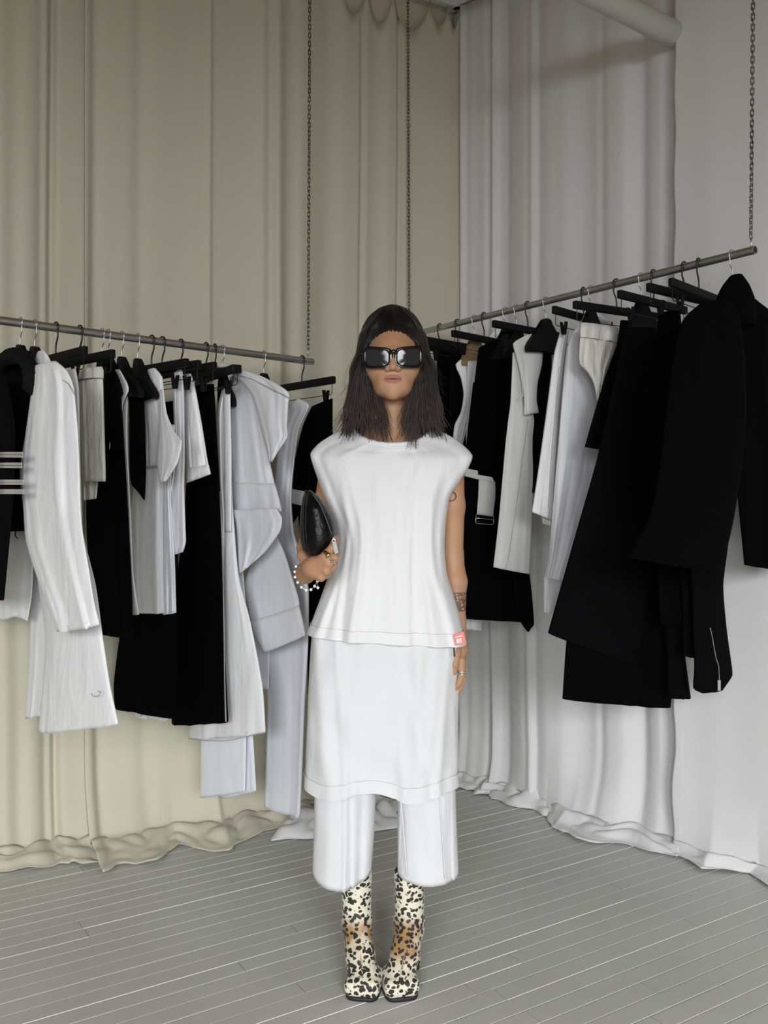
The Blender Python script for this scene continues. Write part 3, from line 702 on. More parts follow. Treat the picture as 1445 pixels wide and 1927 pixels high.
garment('wide_trousers', 'plain wide black trousers with a pale lining edge, left of the glitter seam', 'trousers',
        cloth('leg', [(300, 760, 330, 755), (285, 900, 330, 900), (258, 1060, 335, 1060), (228, 1180, 335, 1180), (214, 1285, 335, 1285), (216, 1333, 335, 1352)], plane('L', 318), .05, 'black_wool', seed=27, folds=4),
        cloth('raw_lining', [(262, 1300, 318, 1300), (252, 1344, 316, 1352), (256, 1351, 312, 1357)], plane('L', 322), .02, 'white_linen', seed=27, folds=4))
pl = plane('L', 404)
garment('flared_skirt', 'flared white skirt with frayed dark-edged hem behind the glitter trousers', 'skirt',
        cloth('skirt_body', [(417, 735, 434, 732), (406, 785, 434, 785), (408, 900, 436, 900), (412, 980, 440, 975), (404, 1080, 449, 1080), (385, 1180, 472, 1172), (366, 1290, 494, 1288), (354, 1389, 500, 1377)],
              plane('L', 395, -.03), .07, 'white_linen', seed=28, folds=7, amp=.010),
        cloth('placket', [(420, 732, 433, 731), (421, 850, 436, 850), (423, 1000, 436, 1000)], plane('L', 404, .005), .05, 'white_cotton', seed=29, folds=1, amp=.002),
        line_on('frayed_edge', [(356, 1390), (385, 1394), (427, 1394), (460, 1387), (499, 1378)], plane('L', 395, -.03), .0012, 'stitch', .038))
garment('satin_trousers', 'white satin trousers showing only straight leg ends below the flared skirt', 'trousers',
        cloth('leg', [(400, 800, 420, 800), (390, 1100, 450, 1100), (380, 1300, 463, 1300), (378, 1400, 463, 1396), (377, 1501, 461, 1489)], plane('L', 430), .025, 'white_satin', seed=30, folds=2, amp=.004),
        cloth('leg', [(410, 800, 430, 800), (405, 1100, 460, 1100), (405, 1300, 470, 1300), (412, 1400, 477, 1400), (418, 1502, 482, 1487)], plane('L', 440), .025, 'white_satin', seed=31, folds=2, amp=.004))
pl = plane('L', 440)
garment('hooded_top', 'white jersey hooded top with draped cowl and one big folded sleeve cuff', 'top',
        cloth('top_body', [(432, 712, 452, 704), (430, 740, 486, 732), (430, 800, 496, 800), (432, 870, 508, 868), (434, 912, 518, 914)], pl, .075, 'white_jersey', seed=32, folds=5, amp=.010, hem=False),
        cloth('hem_band', [(434, 908, 518, 910), (436, 940, 526, 938), (438, 971, 531, 962)], plane('L', 440, .004), .08, 'white_jersey', seed=32, folds=4, amp=.009),
        cloth('cowl_hood', [(400, 690, 425, 688), (430, 700, 500, 712), (452, 716, 543, 738), (474, 745, 543, 762), (486, 785, 541, 805), (494, 820, 542, 824), (502, 848, 524, 850), (506, 868, 512, 870)],
              plane('L', 440, .06), .06, 'white_jersey', seed=33, folds=9, amp=.008, drift=.9, wr=.008),
        line_on('hood_seam', [(438, 704), (470, 712), (510, 732), (543, 748)], plane('L', 440, .06), .0015, 'stitch', .033),
        cloth('sleeve', [(436, 960, 520, 955), (444, 985, 531, 975), (447, 1020, 527, 1000), (448, 1052, 500, 1038), (449, 1080, 470, 1064)], plane('L', 440, .045), .05, 'white_jersey', seed=34, folds=4, drift=.8),
        cloth('sleeve', [(480, 1020, 518, 1000), (470, 1060, 536, 1040), (460, 1100, 550, 1085), (466, 1140, 562, 1125), (473, 1172, 564, 1142)], plane('L', 452), .06, 'white_jersey', seed=35, folds=4, amp=.006, hem=False),
        cloth('cuff', [(471, 1168, 563, 1138), (480, 1195, 570, 1165), (496, 1227, 576, 1193)], plane('L', 452, .006), .07, 'white_jersey', seed=36, folds=3, amp=.004))
pl = plane('L', 496)
garment('long_dress', 'floor-skimming white dress with narrow shoulder and long straight panel', 'dress',
        cloth('dress_body', [(543, 767, 562, 750), (533, 788, 583, 764), (524, 815, 562, 812), (518, 900, 551, 900), (510, 950, 549, 950), (500, 1005, 554, 1005), (495, 1060, 572, 1060), (492, 1110, 581, 1110), (494, 1216, 580, 1216),
                             (503, 1321, 574, 1321), (500, 1442, 569, 1452), (497, 1516, 565, 1536)], pl, .06, 'white_satin', seed=37, folds=5, amp=.008),
        cloth('side_panel', [(470, 1120, 510, 1120), (478, 1220, 508, 1220), (486, 1292, 506, 1296)], plane('L', 486), .035, 'white_satin', seed=38, folds=2, amp=.004))
pl = plane('L', 568)
garment('belted_trousers', 'black trousers with a silver-white belt at the rail tip beside the person', 'trousers',
        cloth('leg', [(586, 766, 626, 750), (570, 800, 626, 800), (557, 855, 628, 855), (553, 915, 640, 915), (560, 960, 640, 960), (566, 1030, 640, 1030), (575, 1100, 645, 1100), (578, 1200, 645, 1200), (579, 1304, 640, 1306)], pl, .05, 'black_twill', seed=39, folds=3),
        cloth('hip_flap', [(545, 860, 575, 860), (548, 920, 572, 920), (548, 960, 566, 960), (548, 985, 552, 985)], plane('L', 560), .02, 'black_twill', seed=40, folds=1),
        cloth('belt', [(548, 920, 590, 928), (548, 933, 592, 940), (548, 947, 590, 957)], plane('L', 558, .01), .03, 'white_satin', seed=41, folds=3, amp=.004))

# ------------------------------------------------------------------ garments on the right rail, farthest first
garment('straight_trousers', 'black trousers hanging right behind the long dark hair', 'trousers',
        cloth('leg', [(822, 662, 858, 668), (822, 750, 868, 750), (832, 850, 880, 850), (850, 1000, 900, 1000), (858, 1150, 915, 1150)], plane('R', 828), .07, 'black_twill', seed=50, folds=4))
garment('cropped_trousers', 'black trousers with a dart seam next to the white sleeveless shirt', 'trousers',
        cloth('leg', [(848, 668, 882, 656), (846, 740, 876, 740), (846, 830, 876, 830), (852, 960, 890, 960)], plane('R', 861), .06, 'black_twill', seed=51, folds=3))
garment('sleeveless_shirt', 'white sleeveless shirt sliver with collar between black garments', 'shirt',
        cloth('shirt_body', [(880, 668, 898, 656), (857, 686, 901, 680), (867, 712, 902, 700), (872, 742, 893, 738), (867, 775, 883, 774), (855, 800, 878, 806), (852, 826, 871, 837)], plane('R', 893), .05, 'white_cotton', seed=52, folds=4),
        cloth('collar', [(930, 622, 952, 620), (920, 634, 950, 634), (912, 648, 944, 646)], plane('R', 905), .05, 'white_cotton', seed=53, folds=1, amp=.002))
garment('white_slip', 'white slip whose hem peeks out under the pleated black skirt', 'slip',
        cloth('slip_body', [(880, 680, 930, 680), (875, 900, 910, 900), (868, 1100, 906, 1100), (868, 1182, 906, 1186)], plane('R', 905), .03, 'white_linen', seed=54, folds=4))
pl = plane('R', 951)
garment('sleeveless_blazer', 'black sleeveless blazer with broad shoulders left of the white cut-out vest', 'blazer',
        cloth('blazer_body', [(900, 657, 940, 640), (896, 690, 966, 670), (888, 760, 968, 760), (878, 830, 962, 830), (872, 888, 955, 888)], plane('R', 951, -.02), .08, 'black_wool', seed=55, folds=4),
        cloth('collar', [(940, 628, 975, 620), (930, 645, 985, 640), (928, 662, 984, 664)], plane('R', 951, .0), .05, 'black_wool', seed=56, folds=2))
garment('belted_skirt', 'black pleated skirt with a wide white hanging belt strap and metal buckle', 'skirt',
        cloth('skirt_body', [(890, 720, 960, 720), (872, 880, 955, 880), (862, 985, 960, 990), (867, 1060, 985, 1060), (868, 1120, 1000, 1110), (868, 1163, 1003, 1170)], plane('R', 951, -.05), .06, 'black_twill', seed=57, folds=7, amp=.012),
        cloth('pointed_pleat', [(962, 1060, 994, 1060), (966, 1110, 1000, 1110), (974, 1158, 1005, 1172), (984, 1178, 1000, 1181), (992, 1188, 995, 1189)], plane('R', 960, -.03), .02, 'black_twill', seed=58, folds=1),
        patch('belt', [(876, 881), (899, 886), (900, 902), (876, 896)], plane('R', 951, .0), .006, 'grey_white', .02),
        patch('belt', [(897, 893), (926, 898), (931, 908), (897, 900)], plane('R', 951, .0), .006, 'grey_white', .018),
        cloth('belt_strap', [(901, 899, 932, 907), (900, 930, 932, 935), (898, 955, 929, 958), (897, 969, 928, 972)], plane('R', 951, .01), .010, 'grey_white', seed=59, folds=1, amp=.002, wr=.002),
        tubeobj('buckle', [onplane(x, y, *plane('R', 951, .03)) for (x, y) in ((896, 968), (929, 972), (928.5, 986), (926, 987), (897, 985), (895, 983))], .0016, 'silver', closed=True),
        tubeobj('buckle_bar', [onplane(x, y, *plane('R', 951, .03)) for (x, y) in ((897, 975), (928, 978))], .0012, 'silver'))
pl = plane('R', 1010)
garment('cutout_vest', 'off-white vest with a cut-out armhole and long seamed front panel', 'vest',
        cloth('front_panel', [(964, 665, 976, 662), (963, 700, 984, 700), (960, 760, 990, 765), (956, 790, 1010, 782), (951, 835, 1004, 822), (946, 890, 1004, 890), (938, 980, 1001, 980), (928, 1067, 996, 1080)], pl, .04, 'grey_white', seed=60, folds=4, amp=.005),
        cloth('shoulder_strap', [(985, 634, 1006, 628), (965, 647, 1022, 642), (974, 680, 1020, 685), (982, 715, 1012, 720), (986, 750, 1010, 752), (986, 782, 1014, 776)], plane('R', 1010, .03), .035, 'grey_white', seed=61, folds=2, amp=.004),
        cloth('back_panel', [(1000, 640, 1044, 648), (1003, 690, 1042, 690), (1005, 735, 1036, 742), (1006, 748, 1032, 754)], plane('R', 1020, -.04), .03, 'grey_white', seed=62, folds=2, amp=.003),
        line_on('front_seam', [(993, 790), (985, 850), (972, 950), (958, 1040), (951, 1072)], pl, .0009, 'stitch', .026),
        line_on('armhole_edge', [(966, 648), (972, 670), (980, 705), (984, 745), (976, 752)], plane('R', 1010, .05), .0016, 'grey_white', .0))
garment('dark_top', 'black top showing as a dark strip beyond the cut-out vest', 'top',
        cloth('top_body', [(985, 680, 1038, 660), (985, 760, 1038, 760), (995, 870, 1022, 870), (1000, 928, 1012, 926)], plane('R', 1027, -.05), .05, 'black_twill', seed=63, folds=3))
garment('cream_shirt_trousers', 'narrow cream trousers with stitched placket beside the white sweatshirt', 'trousers',
        cloth('leg', [(1055, 620, 1071, 619), (1042, 667, 1063, 675), (1031, 750, 1054, 755), (1019, 838, 1048, 840), (1010, 900, 1044, 900), (1000, 963, 1040, 979)], plane('R', 1085), .055, 'white_cotton', seed=64, folds=4, amp=.006),
        cloth('leg', [(1020, 860, 1045, 860), (1018, 930, 1042, 930), (1020, 985, 1038, 990)], plane('R', 1075), .04, 'cream_cotton', seed=65, folds=2),
        line_on('placket_stitch', [(1052, 690), (1043, 790), (1036, 880), (1031, 955)], plane('R', 1085), .0009, 'stitch', .032))
pl = plane('R', 1112)
garment('sweatshirt', 'white sweatshirt with a long sleeve ending in a ribbed cuff', 'sweatshirt',
        cloth('sleeve', [(1076, 630, 1098, 612), (1066, 655, 1118, 648), (1058, 740, 1135, 740), (1050, 838, 1134, 840), (1044, 905, 1120, 905), (1038, 977, 1098, 983), (1032, 1050, 1075, 1052), (1024, 1085, 1062, 1092)], pl, .08, 'white_jersey', seed=66, folds=7, amp=.012, wr=.008, hem=False),
        cloth('cuff', [(1023, 1085, 1062, 1091), (1022, 1120, 1052, 1124), (1022, 1151, 1043, 1152)], plane('R', 1112, .004), .07, 'white_jersey', seed=67, folds=3, amp=.003),
        cloth('hood', [(1098, 594, 1128, 592), (1086, 612, 1150, 606), (1080, 640, 1150, 640)], plane('R', 1112, -.03), .05, 'white_jersey', seed=68, folds=3))
garment('gathered_shorts', 'cream gathered-waist shorts clipped in front of the white sweatshirt', 'shorts',
        cloth('waistband', [(1092, 608, 1164, 618), (1091, 622, 1163, 632), (1091, 636, 1160, 646)], plane('R', 1160, .004), .05, 'cream_cotton', seed=69, folds=18, amp=.006, hem=False),
        cloth('leg', [(1091, 632, 1160, 645), (1089, 665, 1152, 670), (1090, 685, 1145, 690), (1106, 702, 1140, 706), (1118, 725, 1133, 728), (1123, 756, 1127, 757)], plane('R', 1160), .05, 'cream_cotton', seed=70, folds=7, amp=.008, wr=.008))
garment('cape_skirt', 'short flared black skirt whose corner juts over the white sweatshirt', 'skirt',
        cloth('skirt_body', [(1167, 604, 1215, 612), (1160, 648, 1225, 650), (1142, 700, 1232, 700), (1126, 750, 1238, 750), (1110, 805, 1240, 805), (1100, 841, 1238, 862)], plane('R', 1185), .06, 'black_twill', seed=71, folds=4))
garment('a_line_skirt', 'long black A-line skirt with a steeply slanting hem', 'skirt',
        cloth('skirt_body', [(1175, 620, 1235, 620), (1160, 700, 1245, 700), (1124, 860, 1250, 870), (1078, 1022, 1240, 1040), (1050, 1122, 1222, 1150), (1031, 1190, 1202, 1251)], plane('R', 1230), .08, 'black_twill', seed=72, folds=3, amp=.006))
garment('straight_skirt', 'lowest black skirt with a level hem, hanging below the slanting one', 'skirt',
        cloth('skirt_body', [(1190, 640, 1260, 640), (1130, 900, 1285, 900), (1080, 1100, 1282, 1100), (1066, 1200, 1275, 1200), (1058, 1314, 1262, 1331)], plane('R', 1245, -.03), .06, 'black_wool', seed=73, folds=4),
        cloth('side_panel', [(1235, 900, 1290, 900), (1245, 1100, 1284, 1100), (1254, 1220, 1288, 1220), (1256, 1312, 1300, 1313)], plane('R', 1256), .05, 'black_twill', seed=74, folds=3))
garment('zip_trousers', 'black trousers with a silver ankle zip and dangling zip pull', 'trousers',
        cloth('leg', [(1270, 700, 1330, 690), (1285, 900, 1372, 900), (1292, 1000, 1371, 1015), (1300, 1090, 1361, 1100), (1303, 1180, 1367, 1180), (1306, 1255, 1378, 1262), (1304, 1294, 1376, 1275), (1318, 1302, 1360, 1298)], plane('R', 1300), .06, 'black_twill', seed=75, folds=3),
        cloth('leg', [(1262, 800, 1310, 800), (1278, 1050, 1310, 1050), (1284, 1160, 1309, 1165), (1285, 1232, 1306, 1238)], plane('R', 1285), .04, 'black_twill', seed=76, folds=2),
        beads('zip', [(1336, 1182), (1340, 1200), (1343, 1218), (1347, 1238), (1352, 1255), (1353, 1279)], plane('R', 1300, .02), 'silver', .026, (.002, .003, .0022), .0035),
        patch('zip_pull', [(1350.5, 1280), (1356, 1280), (1356, 1300), (1351, 1300)], plane('R', 1300, .02), .002, 'silver', .03))
garment('plain_trousers', 'black trousers clipped beside the tilted hanger, behind the big jacket', 'trousers',
        cloth('leg', [(1238, 592, 1280, 585), (1233, 700, 1290, 700), (1228, 850, 1300, 850), (1232, 1000, 1300, 1000), (1242, 1175, 1285, 1175)], plane('R', 1288, -.02), .06, 'black_wool', seed=77, folds=3))
pl = plane('R', 1378)
garment('big_jacket', 'big black jacket with turned-up collar and wide hollow sleeve at the rail end', 'jacket',
        cloth('jacket_body', [(1350, 572, 1424, 566), (1335, 615, 1465, 608), (1335, 740, 1470, 740), (1380, 880, 1472, 880), (1393, 990, 1472, 990), (1400, 1062, 1470, 1072)], plane('R', 1378, -.02), .10, 'black_wool', seed=78, folds=4),
        cloth('sleeve', [(1310, 580, 1372, 566), (1284, 605, 1392, 600), (1266, 680, 1402, 680), (1252, 780, 1404, 780), (1240, 880, 1396, 880), (1222, 970, 1381, 975), (1196, 1018, 1370, 1025), (1181, 1048, 1357, 1077)], plane('R', 1378, .06), .10, 'black_wool', seed=79, folds=5, amp=.008),
        cloth('collar', [(1372, 524, 1398, 520), (1360, 538, 1410, 536), (1350, 556, 1420, 560), (1344, 580, 1424, 584), (1350, 610, 1422, 612)], plane('R', 1378, .045), .08, 'black_wool', seed=80, folds=2, amp=.004))
# ------------------------------------------------------------------ blended solids (one continuous skin over many joints)
class Solid:
    def __init__(s, lo, hi, h):
        s.lo = np.array(lo, float); s.h = h; s.n = np.maximum(4, np.ceil((np.array(hi) - s.lo) / h).astype(int) + 1)
        s.D = np.full(s.n, .2, np.float32)
    def sub(s, lo, hi):
        a = np.clip(np.floor((np.array(lo) - s.lo) / s.h).astype(int), 0, s.n); b = np.clip(np.ceil((np.array(hi) - s.lo) / s.h).astype(int) + 1, 0, s.n)
        if np.any(b - a < 1): return None
        g = [s.lo[i] + s.h * np.arange(a[i], b[i]) for i in range(3)]
        return tuple(slice(a[i], b[i]) for i in range(3)), np.meshgrid(*g, indexing='ij')
    def put(s, f, lo, hi, k, op='add'):
        m = k + 3 * s.h + .012; r = s.sub(np.array(lo) - m, np.array(hi) + m)
        if r is None: return
        sl, (X, Y, Z) = r; d = f(X, Y, Z).astype(np.float32); D = s.D[sl]
        if op == 'cut': D = -D
        if op == 'cut':
            if k > 0: t = np.clip(.5 + .5 * (d - D) / k, 0, 1); R = d * (1 - t) + D * t - k * t * (1 - t)
            else: R = np.minimum(D, d)
            s.D[sl] = -R; return
        if k > 0: t = np.clip(.5 + .5 * (d - D) / k, 0, 1); R = d * (1 - t) + D * t - k * t * (1 - t)
        else: R = np.minimum(D, d)
        s.D[sl] = R
    def add(s, prim):
        kind, k, op = prim[0], prim[1], prim[2]; a = prim[3:]
        if kind == 'cone':
            p, q, r0, r1 = np.array(a[0]), np.array(a[1]), a[2], a[3]; ba = q - p; L = max(1e-9, ba @ ba)
            def f(X, Y, Z):
                t = np.clip(((X - p[0]) * ba[0] + (Y - p[1]) * ba[1] + (Z - p[2]) * ba[2]) / L, 0, 1)
                return np.sqrt((X - p[0] - t * ba[0]) ** 2 + (Y - p[1] - t * ba[1]) ** 2 + (Z - p[2] - t * ba[2]) ** 2) - (r0 + t * (r1 - r0))
            r = max(r0, r1); s.put(f, np.minimum(p, q) - r, np.maximum(p, q) + r, k, op)
        elif kind == 'ell':
            c, r = np.array(a[0]), np.array(a[1])
            def f(X, Y, Z):
                x, y, z = X - c[0], Y - c[1], Z - c[2]
                k0 = np.sqrt((x / r[0]) ** 2 + (y / r[1]) ** 2 + (z / r[2]) ** 2); k1 = np.sqrt((x / r[0] ** 2) ** 2 + (y / r[1] ** 2) ** 2 + (z / r[2] ** 2) ** 2)
                return k0 * (k0 - 1) / np.maximum(k1, 1e-6)
            s.put(f, c - r, c + r, k, op)
        elif kind == 'box':
            c, hs, rd, ang = np.array(a[0]), np.array(a[1]), a[2], a[3]
            ca, sa = math.cos(ang), math.sin(ang)
            def f(X, Y, Z):
                x, y, z = X - c[0], Y - c[1], Z - c[2]; x, y = x * ca + y * sa, -x * sa + y * ca
                qx, qy, qz = np.abs(x) - hs[0] + rd, np.abs(y) - hs[1] + rd, np.abs(z) - hs[2] + rd
                return np.sqrt(np.maximum(qx, 0) ** 2 + np.maximum(qy, 0) ** 2 + np.maximum(qz, 0) ** 2) + np.minimum(np.maximum(qx, np.maximum(qy, qz)), 0) - rd
            R = np.linalg.norm(hs); s.put(f, c - R, c + R, k, op)
    def surface(s):
        D = s.D; n = s.n; ins = D < 0
        cnt = np.zeros(n - 1, np.int8)
        for dx in (0, 1):
            for dy in (0, 1):
                for dz in (0, 1): cnt += ins[dx:n[0] - 1 + dx, dy:n[1] - 1 + dy, dz:n[2] - 1 + dz]
        act = (cnt > 0) & (cnt < 8); I = np.argwhere(act); vid = np.full(n - 1, -1, np.int64); vid[act] = np.arange(len(I))
        acc = np.zeros((len(I), 3)); num = np.zeros(len(I))
        cr = [(x, y, z) for x in (0, 1) for y in (0, 1) for z in (0, 1)]
        for a in cr:
            for b in cr:
                df = [b[i] - a[i] for i in range(3)]
                if sum(df) != 1 or min(df) < 0: continue
                da = D[I[:, 0] + a[0], I[:, 1] + a[1], I[:, 2] + a[2]]; db = D[I[:, 0] + b[0], I[:, 1] + b[1], I[:, 2] + b[2]]
                k = (da < 0) != (db < 0); t = np.where(k, da / np.where(k, da - db, 1), 0)
                for i in range(3): acc[:, i] += np.where(k, a[i] + t * df[i], 0)
                num += k
        V = s.lo + s.h * (I + acc / num[:, None]); Q = []
        for ax in range(3):
            o = [(0, 0, 0)] * 2; u, v = (ax + 1) % 3, (ax + 2) % 3
            sl0 = [slice(None)] * 3; sl1 = [slice(None)] * 3; sl0[ax] = slice(0, n[ax] - 1); sl1[ax] = slice(1, n[ax])
            ch = ins[tuple(sl0)] != ins[tuple(sl1)]; E = np.argwhere(ch); E = E[(E[:, u] > 0) & (E[:, v] > 0) & (E[:, u] < n[u] - 1) & (E[:, v] < n[v] - 1)]
            if not len(E): continue
            c = [E.copy() for _ in range(4)]; c[1][:, u] -= 1; c[2][:, u] -= 1; c[2][:, v] -= 1; c[3][:, v] -= 1
            q = np.stack([vid[e[:, 0], e[:, 1], e[:, 2]] for e in c], 1); first = ins[E[:, 0], E[:, 1], E[:, 2]]
            q[~first] = q[~first][:, ::-1]; Q.append(q)
        Q = np.concatenate(Q); Q = Q[(Q >= 0).all(1)]
        return V, Q
def solid_mesh(name, prims, blocks):
    VV, QQ, o = [], [], 0
    for lo, hi, h in blocks:
        s = Solid(lo, hi, h)
        for p in prims: s.add(p)
        V, Q = s.surface(); VV.append(V); QQ.append(Q + o); o += len(V)
    return fast_mesh(name, np.concatenate(VV), np.concatenate(QQ))
def cone(a, b, r0, r1, k=.012, op='add'): return ('cone', k, op, tuple(a), tuple(b), r0, r1)
def ell(c, r, k=.012, op='add'): return ('ell', k, op, tuple(c), tuple(r))
def chainp(P, R, k=.008): return [cone(P[i], P[i + 1], R[i], R[i + 1], k) for i in range(len(P) - 1)]

# ------------------------------------------------------------------ person: body
ZB = 2.25; hx = .0209
person = empty('person', (.006, 2.27, 0)); tag(person, 'person in layered white clothes, dark sunglasses and leopard boots holding a black clutch', 'person')
B = []
# head and face
B += [ell((hx, 2.252, 1.588), (.069, .090, .085), .0), ell((hx, 2.205, 1.535), (.0625, .080, .082), .02), ell((hx, 2.196, 1.480), (.043, .060, .034), .02)]
for s in (-1, 1): B += [ell((hx + s * .034, 2.170, 1.522), (.029, .032, .030), .022), ell((hx + s * .022, 2.170, 1.472), (.018, .03, .018), .022)]
B += [ell((hx, 2.148, 1.4545), (.016, .016, .0145), .018), ell((hx, 2.1445, 1.4860), (.029, .0125, .019), .018)]
B += [cone((hx, 2.131, 1.553), (hx, 2.1125, 1.514), .0075, .0095, .010)]
for s in (-1, 1): B += [ell((hx + s * .0115, 2.1215, 1.5105), (.0085, .010, .0075), .005), ell((hx + s * .0065, 2.1155, 1.5035), (.0035, .006, .003), .002, 'cut'),
                        ell((hx + s * .068, 2.245, 1.538), (.007, .016, .028), .004), ell((hx + s * .027, 2.137, 1.553), (.014, .008, .008), .008, 'cut')]
B += [ell((hx - .007, 2.1345, 1.4910), (.0130, .0060, .0048), .005), ell((hx + .007, 2.1345, 1.4910), (.0130, .0060, .0048), .005), ell((hx, 2.1348, 1.4815), (.0180, .0066, .0058), .005)]
B += [ell((hx, 2.1275, 1.4866), (.0205, .004, .0008), .002, 'cut')]
# neck, chest, trunk
B += [cone((hx, 2.245, 1.46), (hx, 2.265, 1.345), .042, .046, .015), ell((.008, 2.262, 1.29), (.125, .066, .10), .03), ell((.006, 2.265, 1.12), (.115, .075, .16), .04), ell((.005, 2.275, .93), (.145, .085, .13), .05)]
for s, x in ((-1, 590), (1, 868)):
    B += [cone((hx + s * .03, 2.262, 1.352), (hx + s * .13, 2.268, 1.322), .030, .030, .03)]
for s, x in ((-1, -.070), (1, .072)):
    B += [cone((.005 + s * .07, 2.28, .86), (x * 1.25, 2.285, .50), .07, .046, .03), cone((x * 1.25, 2.285, .50), (x * 1.1, 2.30, .34), .044, .036, .02), cone((x * 1.1, 2.30, .34), (x * .97, 2.306, .14), .035, .027, .02)]
# arm hanging straight (seen beside the pleated skirt)
sh = Vector((hx + .142, 2.272, 1.312)); el = W(851, 1045, 2.29); wr1 = W(861, 1170, 2.262)
B += chainp([sh, (sh + el) / 2 + Vector((.004, 0, 0)), el], [.038, .0315, .0275], .012) + chainp([el, el * .6 + wr1 * .4 + Vector((.003, 0, 0)), wr1], [.0275, .0285, .0195], .01)
pc = W(866, 1222, 2.245); B += [cone(wr1, pc, .0195, .020, .012), ell(pc, (.0155, .030, .034), .012)]
kn = [W(868, 1243, 2.213), W(870, 1248, 2.233), W(869, 1247, 2.253), W(866, 1241, 2.270)]
for i, kp in enumerate(kn):
    L = (.070, .078, .072, .056)[i]; cu = Vector((-.012, .004, 0))
    m1 = kp + Vector((.001, -.003, -L * .48)); m2 = m1 + Vector((-.007, .002, -L * .30)); m3 = m2 + Vector((-.010, .005, -L * .22))
    B += [cone(pc, kp, .012, .0098, .006)] + chainp([kp, m1, m2, m3], [.0094, .0084, .0076, .0066], .002)
t0 = W(862, 1205, 2.228); B += chainp([t0, t0 + Vector((-.006, -.020, -.030)), t0 + Vector((-.010, -.026, -.054)), t0 + Vector((-.012, -.024, -.074))], [.0125, .0105, .0092, .0075], .004)
# arm that carries the clutch: forearm comes forward
sh2 = Vector((hx - .142, 2.272, 1.312)); el2 = W(606, 1035, 2.335); wr2 = W(574, 1079, 2.105)
B += chainp([sh2, (sh2 + el2) / 2 + Vector((-.004, 0, 0)), el2], [.038, .032, .028], .012) + chainp([el2, el2 * .6 + wr2 * .4, wr2], [.028, .029, .021], .01)
hp = W(592, 1068, 2.045); k2 = [W(612, 1047, 2.012), W(618, 1060, 2.010), W(614, 1074, 2.016), W(604, 1086, 2.026)]
B += [cone(wr2, hp, .022, .026, .014)]
for kp in k2: B += [cone(hp + Vector((-.006, .006, 0)), kp, .018, .0108, .009)]
fg = [[W(625, 1031, 2.005), W(631, 1016, 2.03), W(628, 1008, 2.055)], [W(630, 1050, 2.012), W(634, 1040, 2.045), W(628, 1030, 2.065)], [W(627, 1066, 2.030), W(629, 1056, 2.062), W(622, 1046, 2.078)], [W(617, 1081, 2.048), W(618, 1070, 2.078), W(612, 1060, 2.088)]]
for i in range(4): B += chainp([k2[i]] + fg[i], [.0104, .0092, .0084, .0074] if i < 3 else [.0092, .008, .0072, .0064], .002)
tb = W(578, 1062, 2.075); B += chainp([tb, W(569, 1046, 2.090), W(566, 1030, 2.115), W(569, 1016, 2.135)], [.014, .0115, .0098, .008], .006)
body_me = solid_mesh('body', B, [((-.08, 2.09, 1.415), (.125, 2.36, 1.70), .0019), ((-.19, 2.14, .10), (.23, 2.42, 1.419), .0042),
                                 ((.125, 2.14, .70), (.235, 2.34, 1.0), .0022), ((-.24, 1.96, .98), (-.075, 2.145, 1.12), .0020)])
